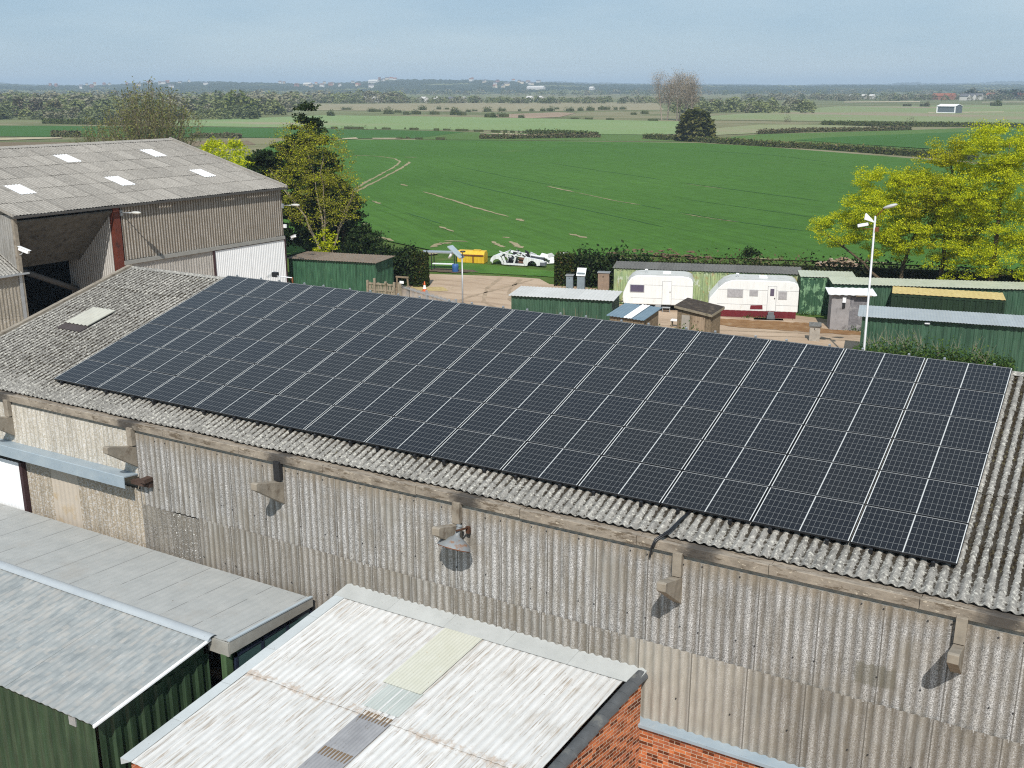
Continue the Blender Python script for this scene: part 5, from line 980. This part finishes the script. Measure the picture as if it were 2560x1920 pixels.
def m_crop(name,c,c2,brown=None,bl=.6,sc=.02,rows=0.):
    t=NT(name,.95,.1)
    k=t.ramp(t.noise(sc,7,.62,t.map((1,1,1),(0,0,R(35)))),[(.32,c),(.68,c2)])
    k=t.mix(1.,k,t.ramp(t.noise(.5,6,.7),[(.3,.84),(.7,1.12)]),'MULTIPLY')
    if rows:
        mp=t.map((1,1,1),(0,0,rows)); x,y,z=t.xyz(mp)
        yy=t.math('ADD',y,t.math('MULTIPLY',t.noise(.02,2),4.))
        tr=t.math('ABSOLUTE',t.math('SUBTRACT',t.math('FRACT',t.math('DIVIDE',yy,24.)),.5)); tl=t.math('SUBTRACT',1.,t.step(t.math('ABSOLUTE',t.math('SUBTRACT',tr,.035)),.004,.012))
        k=t.mix(t.math('MULTIPLY',tl,t.math('MULTIPLY',t.step(t.noise(.03,4),.40,.62),.42)),k,tuple(q*.55 for q in c))
        k=t.mix(1.,k,t.ramp(t.math('FRACT',t.math('DIVIDE',yy,3.)),[(0,.94),(.12,1.03),(.9,1.0),(1,.95)]),'MULTIPLY')
        k=t.mix(1.,k,t.ramp(t.noise(1.0,5,.65,t.n('ShaderNodeVectorMath',{0:mp,1:(.05,1.6,1.)},operation='MULTIPLY').outputs[0]),[(.3,.86),(.7,1.12)]),'MULTIPLY')
        k=t.mix(t.math('MULTIPLY',t.step(t.noise(.045,8,.72),.60,.72),.35),k,(.13,.16,.045))
    if brown: k=t.mix(t.step(t.noise(.012,6,.6,t.map((.5,1,1))),bl,bl+.16),k,brown)
    t.col(k); t.bump(t.noise(3.,4,.7),.5,.05); return t.m
_a=G(*(800+.38879*660,160+.38879*825)); _b=G(*(800+.38879*1215,160+.38879*990)); ROWS=-math.atan2(_b[1]-_a[1],_b[0]-_a[0])
CROP=m_crop('green_crop',(.050,.121,.018),(.063,.143,.023),rows=ROWS)
land('field_main',[(640,664),(908,592),(1080,628),(1210,644),(1628,641),(1977,653),(2407,670),(2760,700),(2760,440),(2303,399),(1900,367),(1745,358),(1200,351.5),(860,349.5),(700,353),(560,420)],.10,CROP)
land('field_strip',[(-60,314),(500,318),(600,319),(830,323.5),(1085,327.5),(1160,331),(1040,346.5),(860,347),(600,344.5),(300,344),(180,343),(-60,341)],.10,m_crop('dark_strip_crop',(.043,.108,.020),(.052,.124,.026)))
land('field_pale',[(430,303),(600,297),(810,288.5),(1100,292),(1240,294.5),(1500,300),(1700,304),(1735,318),(1740,333),(1640,338),(1500,336),(1240,326),(1000,325),(830,322),(620,318),(440,316)],.12,m_crop('pale_crop',(.175,.25,.10),(.21,.27,.12),(.29,.25,.165),.55))
land('field_barn',[(1760,292),(1900,281),(2010,272),(2100,266),(2640,262),(2640,312),(2300,305),(2000,303),(1780,300)],.12,m_crop('barn_field_crop',(.185,.23,.10),(.215,.245,.12),(.26,.215,.145),.48))
land('field_khaki',[(1755,325),(1900,312),(2060,313),(2240,319),(1990,327),(1900,334),(1760,340)],.14,m_crop('khaki_crop',(.215,.235,.115),(.24,.25,.135),(.28,.235,.16),.5))
land('field_right',[(1985,351),(2080,344),(2200,339),(2389,331.5),(2700,322),(2700,400),(2500,387),(2318,373),(2130,361)],.16,m_crop('right_crop',(.042,.109,.018),(.053,.128,.024)))
land('grass_margin',[(1740,352),(1900,336),(2240,327),(2640,312),(2640,330),(2389,333),(2080,346),(2000,352),(2318,374),(2640,400),(2640,425),(2303,392),(1900,364)],.08,m_crop('margin_grass',(.07,.135,.03),(.10,.16,.04)))
land('grass_margin',[(1060,330),(1160,331),(1560,337),(1780,343),(1740,355),(1200,350.5),(1040,349)],.07,m_crop('margin_grass_far',(.075,.135,.03),(.10,.155,.045)))
STRAW=simple('straw_bank',(.40,.34,.23),.95,.05,var=.25,scale=.3)
for P in ([(-60,349),(60,345),(150,344.5),(158,347),(60,350),(-60,353)],[(855,347),(890,344.8),(896,348),(856,349.4)],[(930,346),(1000,346),(1000,348.4),(932,348.2)],[(1200,333),(1280,335),(1380,339),(1380,340.6),(1270,337),(1200,334.4)],[(130,302),(260,301),(330,303),(330,304),(130,304)]): land('straw_bank',P,.17,STRAW)
land('bare_soil',[(-60,356),(130,356),(330,356),(620,352),(640,362),(300,372),(-60,372)],.06,m_crop('brown_soil',(.16,.12,.075),(.20,.155,.10)))
land('bare_soil',[(1240,287),(1395,281),(1440,283),(1400,293),(1330,296),(1240,294)],.13,m_crop('pinkish_soil',(.26,.19,.13),(.32,.24,.17)))
land('field_brown',[(700,262),(1200,257),(1640,256),(1660,275),(1200,280),(720,275)],.10,m_crop('brown_field',(.24,.215,.13),(.285,.25,.16)))
land('straw_bank',[(2110,254.5),(2300,253),(2300,255.5),(2110,256.5)],.15,STRAW); land('straw_bank',[(2320,281),(2510,279.5),(2510,281.5),(2320,282.6)],.17,STRAW); land('straw_bank',[(2455,255),(2640,254),(2640,255.6),(2455,256.5)],.15,STRAW)
# tramlines and bare strips in the crop
def strip(mb,P,w,mi=0,z=.125):
    Q=[np.array(G(*p)[:2]) for p in P]; V=[]; n_=len(Q)
    for i,q in enumerate(Q):
        t=Q[min(i+1,n_-1)]-Q[max(i-1,0)]; t/=np.linalg.norm(t); n=np.array((-t[1],t[0])); e=min(1.,min(i,n_-1-i)/2+.08)
        V+=[(*(q-n*w*.55*e*rnd.uniform(.25,1.1)),z),(*(q+n*w*.55*e*rnd.uniform(.25,1.1)),z)]
    mb.add(V,[(2*i,2*i+1,2*i+3,2*i+2) for i in range(n_-1)],mi)
def fine(P,k=9):
    out=[]
    for a,b in zip(P[:-1],P[1:]): out+=[(a[0]+(b[0]-a[0])*i/k+rnd.gauss(0,.5),a[1]+(b[1]-a[1])*i/k+rnd.gauss(0,.12)) for i in range(k)]
    return out+[P[-1]]
def K2(x,y): return (800+.38879*x,160+.38879*y)
def K3(x,y): return (1700+.38879*x,160+.38879*y)
mb=MB(); SOIL=m_crop('bare_strip',(.22,.19,.10),(.32,.27,.165)); DK=m_crop('dark_crop_line',(.034,.095,.026),(.045,.11,.032))
for P,w in (([K2(660,825),K2(850,880),K2(1000,930),K2(1215,990)],.55),([K2(1460,790),K2(1640,830)],.6),([K2(1640,830),K2(1900,885),K2(2060,912)],.35),([K2(205,822),K2(300,762),K2(400,708),K2(490,658),K2(515,632),K2(480,612),K2(380,597),K2(200,590)],.6),([K2(208,840),K2(290,795),K2(430,725),K2(520,675),K2(575,640),K2(570,632)],.6),([K2(765,1050),K2(860,1085)],.6),([K2(340,885),K2(388,905)],.6),([K2(518,776),K2(560,790)],.8),([K2(1600,1098),K2(1720,1128)],.7),([K2(1260,1000),K2(1310,1018)],.8),([K2(275,1033),K2(300,1038)],.8),([K2(540,602),K2(625,604)],.8),([K2(1180,1120),K2(1215,1126)],.8),([K3(0,967),K3(200,1000),K3(380,1024)],.28),([K3(30,775),K3(300,812)],.2)):
    strip(mb,fine(P),w,0)
for P,w in (([K2(830,742),K2(1000,792),K2(1400,880),K2(1900,985),K2(2212,1055)],.32),([K2(830,650),K2(1200,730),K2(1700,820)],.3),([K2(1380,520),K2(1700,510),K2(1900,525)],.35),([K2(1480,640),K2(1800,690),K2(2212,750)],.35),([K2(550,960),K2(800,1040)],.3),([K2(2060,912),K2(2212,940)],.35),([K3(0,765),K3(400,820),K3(930,890)],.4),([K3(0,960),K3(420,1030),K3(800,1080)],.35),([K3(150,560),K3(600,590),K3(1000,640)],.35),([K3(0,870),K3(500,940),K3(900,1000)],.25)):
    strip(mb,fine(P),w,1)
tag(mb.build('tramlines',[SOIL,DK]),kind='structure')
mb=MB()
for P,w in (([(900,590),(960,598),(985,606)],1.2),([(1075,622),(1100,612),(1130,610)],1.6),([(1110,605),(1170,607)],1.3),([(1075,640),(1085,630)],2.),([(1232,606),(1245,616),(1260,622)],1.0),([(1275,606),(1290,616),(1308,624)],1.1),([(640,640),(760,600),(905,570)],1.6),([(1480,652),(1640,648)],1.0),([(1860,650),(1960,652)],1.2),([(2100,655),(2250,662)],1.2)): strip(mb,fine(P,7),w*.6,0,.13)
tag(mb.build('bare_patches',[SOIL]),kind='structure')
t=NT('gravel',.95,.08); k=t.ramp(t.noise(.35,8,.65),[(.3,(.36,.265,.185)),(.7,(.46,.355,.26))]); k=t.mix(t.math('MULTIPLY',t.step(t.noise(30,3,.7),.6,.7),.5),k,(.24,.18,.13)); k=t.mix(t.math('MULTIPLY',t.step(t.noise(.5,7,.7,t.map((.3,2.4,1),(0,0,R(12)))),.48,.64),.6),k,(.26,.185,.13)); k=t.mix(t.math('MULTIPLY',t.step(t.noise(.9,8,.75),.58,.66),.5),k,(.20,.16,.085)); t.col(k); t.bump(t.noise(25,4,.7),.5,.02); GRAV=t.m
RUT=simple('tyre_ruts',(.31,.235,.165),.97,.05,var=.3,scale=1.5)
for P in ([(-16,50.5),(-14.5,46),(-12.3,42),(-8,38.8),(-2,37.6),(3,39.6),(9,42.3),(13,43.2)],[(-14.3,50.6),(-12.9,46.5),(-10.9,43.2),(-7.2,40.4),(-2,39.2),(2.6,41.0),(8.6,43.3),(12.6,44.0)],[(-13.4,51),(-13.8,46),(-14.,42),(-13,37)]):
    q=[]
    for a,b in zip(P[:-1],P[1:]): q+=[(a[0]+(b[0]-a[0])*i/8,a[1]+(b[1]-a[1])*i/8) for i in range(8)]
    V=[]
    for i,a in enumerate(q):
        b=q[min(i+1,len(q)-1)]; a0=q[max(i-1,0)]; t=np.array((b[0]-a0[0],b[1]-a0[1])); t/=np.linalg.norm(t); n=np.array((-t[1],t[0])); V+=[(a[0]-n[0]*rnd.uniform(.04,.22),a[1]-n[1]*rnd.uniform(.04,.22),.026),(a[0]+n[0]*rnd.uniform(.04,.22),a[1]+n[1]*rnd.uniform(.04,.22),.026)]
    mb=MB(); mb.add(V,[(2*i+1,2*i,2*i+2,2*i+3) for i in range(len(q)-1)]); tag(mb.build('tyre_ruts',RUT),kind='structure')
land('yard',[(-60,-30),(60,-30),(60,46),(20,50),(13,47.6),(7,48.2),(-4.5,45.8),(-5.5,49.5),(-8.,50.2),(-11.5,50.0),(-13.2,51.6),(-16,51.2),(-21.6,49.2),(-24,45),(-29,41),(-60,41)],.02,GRAV,True)
t=NT('dry_leaf_soil',.98,.05); t.col(t.ramp(t.noise(1.5,8,.7),[(.3,(.16,.085,.04)),(.55,(.24,.14,.07)),(.75,(.30,.23,.15))])); LS=t.m
def ragged(P,step=.3,amp=.07):
    out=[]
    for a,b in zip(P,P[1:]+P[:1]):
        n=max(1,int(math.hypot(b[0]-a[0],b[1]-a[1])/step)); out+=[(a[0]+(b[0]-a[0])*i/n+rnd.gauss(0,amp),a[1]+(b[1]-a[1])*i/n+rnd.gauss(0,amp)) for i in range(n)]
    return out
land('soil_bank',ragged([(2.8,44.6),(5.,45.3),(9.,46.4),(9.6,45.2),(12.,45.4),(12.6,44.6),(9.8,43.9),(7.,43.4),(4.6,42.9),(2.6,43.6)]),.035,LS,True)
land('soil_bank',ragged([(-19.6,44.0),(-18.2,43.0),(-16.4,43.9),(-17.6,45.1)],.3,.06),.035,simple('dry_grass',(.40,.31,.15),.95,.05,var=.3),True)
land('grass_verge',ragged([(-24,51.3),(-21.,50.6),(-16,52.0),(-12.5,52.7),(-12.,55),(-24,55)],.3,.07),.05,m_crop('verge_grass',(.05,.13,.02),(.085,.17,.03),(.24,.18,.10),.62,.3),True)
land('dirt_patch',ragged([(-22.6,50.),(-20.2,50.4),(-18.6,51.7),(-19.4,52.2),(-22.5,51.6)],.3,.07),.06,simple('dark_dirt',(.11,.085,.06),.95,.05,var=.3),True)
t=NT('pond_water',.08,.5); t.col((.18,.22,.26)); land('pond',[(0,278),(60,273),(120,272),(118,280),(60,283),(0,284)],.16,t.m)
# far barn
b=G(2364,283); fb=thing('metal_barn','small blue grey metal barn with white roof alone in the far field','barn',(b[0],b[1],0),R(-16)); s=((b[0]-CAM[0])*math.sin(YAW)+(b[1]-CAM[1])*math.cos(YAW))/F
w,h,dp=44*s,16*s,9.
mb=MB(); mb.box(-w/2,w/2,0,dp,0,h); mb.prism([(w/2,0,h),(w/2,dp,h),(w/2,dp/2,h+.8)],(-w,0,0)); mb.build('walls',simple('blue_grey_wall',(.11,.135,.155),.7),fb)
mb=MB(); mb.prism([(-w/2-.3,-.4,h-.05),(-w/2-.3,dp/2,h+1.0),(-w/2-.3,dp/2,h+1.2),(-w/2-.3,-.4,h+.15)],(w+.6,0,0)); mb.prism([(-w/2-.3,dp+.4,h-.05),(-w/2-.3,dp/2,h+1.0),(-w/2-.3,dp/2,h+1.2),(-w/2-.3,dp+.4,h+.15)],(w+.6,0,0)); mb.build('roof',M['white'],fb)
mb=MB()
for x in (-w/2,w/2): mb.box(x-.3,x+.3,-.2,.1,0,h)
mb.box(-w/2,w/2,-.15,.05,-.01,.5); mb.build('frame_trim',M['white'],fb)
# ================================================================ hills
HILLM=[]
def m_hill(name,a,b,sc):
    t=NT(name,.98,.02); k=t.ramp(t.noise(sc,7,.7),[(.35,a),(.62,b)]); k=t.mix(t.step(t.noise(sc*.35,4,.6),.58,.63),k,(.16,.17,.08)); t.col(k); return t.m
def hill(prof,D,depth,mat,amp,step=5):
    xs=[p[0] for p in prof]; ys=[p[1] for p in prof]; X=np.arange(xs[0],xs[-1],step); V=[];J=7
    for i,x in enumerate(X):
        yt=np.interp(x,xs,ys); zt=CAM[2]+(216-yt)*D/F*1.0
        for j in range(J):
            f=j/(J-1); dd=D-depth+depth*f; ax=AZ(x,dd/ max(.6,math.cos(math.atan((x-1280)/F)))); z=max(-3,zt*(math.sin(f*math.pi/2)**1.2))+ (NR.uniform(-.3,1.)*amp if j>0 else -3); V.append((ax[0],ax[1],z if j else -3))
    mb=MB(); n=len(X); mb.add(V,[(i*J+j,(i+1)*J+j,(i+1)*J+j+1,i*J+j+1) for i in range(n-1) for j in range(J-1)],0,False)
    return tag(mb.build('hills',mat),kind='structure')
def hz(prof,D,depth,px,f):
    zt=CAM[2]+(216-np.interp(px,[p[0] for p in prof],[p[1] for p in prof]))*D/F; a=AZ(px,(D-depth+depth*f)/math.cos(math.atan((px-1280)/F))); return a[0],a[1],zt*(math.sin(f*math.pi/2)**1.2)
H1=[(-150,208),(0,210),(60,213),(150,214),(230,213.5),(300,211),(360,208),(420,207),(470,206),(540,205.5),(620,207),(700,209),(780,211),(860,208),(930,204),(950,200),(1040,200.5),(1120,201.5),(1200,202),(1280,205),(1360,207),(1480,211),(1600,212),(1720,213),(1900,214.5),(2000,214),(2120,213.5),(2240,213),(2400,212.5),(2560,212),(2760,212)]
H2=[(-150,209),(0,207.5),(40,211),(200,215),(1100,216),(1290,210),(1370,205),(1460,207.5),(1560,209),(1700,211),(1850,211.5),(2000,214),(2060,211),(2130,211.5),(2230,211),(2253,207.5),(2302,207.5),(2305,210),(2450,208.5),(2500,204.5),(2560,204),(2760,205)]
hill(H1,3600,1500,m_hill('wooded_hill',(.03,.042,.022),(.055,.07,.035),.012),3.2)
hill(H2,6800,2000,m_hill('far_hill',(.035,.045,.03),(.055,.065,.04),.006),6.)
# ---------------------------------------------------------------- far houses
WALLS=[simple('house_white',(.55,.53,.50),.8,.1,var=.05),simple('house_brick',(.30,.15,.10),.8,.1),simple('house_cream',(.55,.47,.36),.8,.1)]
ROOFS=[simple('roof_red',(.26,.10,.06),.9,.1),simple('roof_slate',(.13,.13,.14),.9,.1),simple('roof_brown',(.17,.10,.07),.9,.1)]
def house(px,f,L,W,H,wm,rm,g,label,D=3600,depth=1500,P=H1,pos=None,rz=None):
    x,y,z=pos or hz(P,D,depth,px,f)
    mb=MB(); mb.box(-L/2,L/2,-W/2,W/2,-4,H); mb.prism([(-L/2,-W/2,H),(-L/2,W/2,H),(-L/2,0,H+W*.38)],(L,0,0))
    mb.prism([(-L/2-.3,-W/2-.4,H-.1),(-L/2-.3,0,H+W*.4),(-L/2-.3,0,H+W*.4+.3),(-L/2-.3,-W/2-.4,H+.2)],(L+.6,0,0),1); mb.prism([(-L/2-.3,W/2+.4,H-.1),(-L/2-.3,0,H+W*.4),(-L/2-.3,0,H+W*.4+.3),(-L/2-.3,W/2+.4,H+.2)],(L+.6,0,0),1)
    return tag(mb.build('house',[wm,rm],None,(x,y,z+1),(0,0,rz if rz is not None else rnd.uniform(-.6,1.2))),label,'house',g)
gt1='houses scattered over the far hillside town'
for k in range(60):
    px=rnd.choice([rnd.uniform(120,520),rnd.uniform(200,480),rnd.uniform(880,1000),rnd.uniform(1160,1400),rnd.uniform(1180,1340),rnd.uniform(700,900)])
    f=rnd.uniform(.25,.85); house(px,f,rnd.uniform(6,13),rnd.uniform(5.5,7),rnd.uniform(3.5,5.5),WALLS[rnd.choice((0,0,0,1,2,2))],ROOFS[rnd.choice((0,1,1,2))],gt1,'tiny pale house on the distant hillside beyond the woods')
for px,L,lb in ((770,30,'long cream building high on the distant hillside'),(935,36,'long white building low on the distant hillside'),(1340,46,'long white roofed warehouse at the foot of the distant hills'),(1480,10,'white shed at the foot of the distant hills')):
    house(px,.55 if px<1000 else .2,L,9,4,WALLS[2] if px==770 else WALLS[0],WALLS[0],None,lb,rz=R(-10))
for px,py,L in ((912,255,16),(938,256,9),(1060,256,14),(1092,256,9),(1130,256,12),(1160,256,8),(1325,253,14),(1350,253,12)):
    house(0,0,L*.62,4,2.2,WALLS[0],WALLS[0] if px!=1130 else ROOFS[1],'white cabins along the edge of the brown field','small white cabin at the far edge of the brown field',pos=G(px,py),rz=R(-25))
for px,py,L,m in ((2346,249.5,12,0),(2362,249,12,0),(2377,249,9,0),(2412,251,9,1),(2428,250.5,7,1),(2446,249.5,8,1),(2478,247,10,2),(2535,246,13,0),(2552,246,11,0)):
    house(0,0,L,6,3.2,WALLS[1] if m==0 else WALLS[0],ROOFS[0 if m!=1 else 1],None if False else 'red roofed houses among the trees on the right','red roofed house among the far trees on the right' if m!=1 else 'white walled house beside the red roofed houses',pos=G(px,py),rz=R(-20+rnd.uniform(-10,10)))
for px in (2130,2160,2180): house(0,0,6,4,2.4,WALLS[0],WALLS[0],'white sheds before the grey wood','small white shed at the edge of the far grey wood',pos=G(px,247.5),rz=R(-20))
# ================================================================ haze
mb=MB(); mb.box(-9000,9000,-9000,9000,-4.5,64); hzb=tag(mb.build('haze',None),kind='stuff')
hm=bpy.data.materials.new('haze_air'); hm.use_nodes=True; nt=hm.node_tree; nt.nodes.clear(); o=nt.nodes.new('ShaderNodeOutputMaterial'); pv=nt.nodes.new('ShaderNodeVolumePrincipled')
pv.inputs['Color'].default_value=(.67,.83,1.,1); pv.inputs['Density'].default_value=HAZE; pv.inputs['Anisotropy'].default_value=0.; nt.links.new(pv.outputs[0],o.inputs['Volume']); hzb.data.materials.clear(); hzb.data.materials.append(hm)
# ================================================================ sun, sky, camera
EL,AZS=R(47),R(154)   # compass-style heading of the sun from +y towards +x
sd=Vector((math.sin(AZS)*math.cos(EL),math.cos(AZS)*math.cos(EL),math.sin(EL)))
L=bpy.data.lights.new('sun','SUN'); L.energy=SUN; L.angle=R(.53); L.color=(1.,.955,.88); lo=bpy.data.objects.new('sun',L); COL.objects.link(lo); lo.rotation_euler=sd.to_track_quat('Z','Y').to_euler()
W=bpy.data.worlds.new('World'); SC.world=W; W.use_nodes=True; nt=W.node_tree; bg=nt.nodes['Background']
sk=nt.nodes.new('ShaderNodeTexSky'); sk.sky_type='NISHITA'; sk.sun_disc=False; sk.sun_elevation=EL; sk.sun_rotation=AZS; sk.air_density=1.0; sk.dust_density=.4; sk.ozone_density=2.; sk.altitude=60
tc=nt.nodes.new('ShaderNodeTexCoord'); mp=nt.nodes.new('ShaderNodeMapping'); mp.inputs['Scale'].default_value=(1.6,1.6,9.); mp.inputs['Rotation'].default_value=(.05,.10,0)
nz=nt.nodes.new('ShaderNodeTexNoise'); nz.inputs['Scale'].default_value=2.1; nz.inputs['Detail'].default_value=6; nz.inputs['Roughness'].default_value=.55
rp=nt.nodes.new('ShaderNodeValToRGB'); rp.color_ramp.elements[0].position=.30; rp.color_ramp.elements[1].position=.72
mx=nt.nodes.new('ShaderNodeMix'); mx.data_type='RGBA'
lk=nt.links.new; lk(tc.outputs['Generated'],mp.inputs[0]); lk(mp.outputs[0],nz.inputs[0]); lk(nz.outputs[0],rp.inputs[0]); mx.inputs[0].default_value=CLOUD; c2=nt.nodes.new('ShaderNodeMix'); c2.data_type='RGBA'; lk(rp.outputs[0],c2.inputs[0]); c2.inputs[6].default_value=(*SKYC,1); c2.inputs[7].default_value=(*CLOUDC,1); lk(sk.outputs[0],mx.inputs[6]); lk(c2.outputs[2],mx.inputs[7])
lk(mx.outputs[2],bg.inputs['Color']); bg.inputs['Strength'].default_value=SKY
cd=bpy.data.cameras.new('camera'); cam=bpy.data.objects.new('camera',cd); COL.objects.link(cam); cam.location=CAM; cam.rotation_euler=(math.pi/2-PIT,0,-YAW); cd.sensor_width=36; cd.lens=F/2560*36; cd.clip_end=40000; cd.clip_start=.1; SC.camera=cam
SC.view_settings.view_transform='Standard'; SC.view_settings.look='None'; SC.view_settings.exposure=EXPO; SC.view_settings.gamma=1
SC.cycles.use_denoising=DEN; SC.cycles.filter_width=1.15; SC.cycles.max_bounces=6; SC.cycles.volume_bounces=0
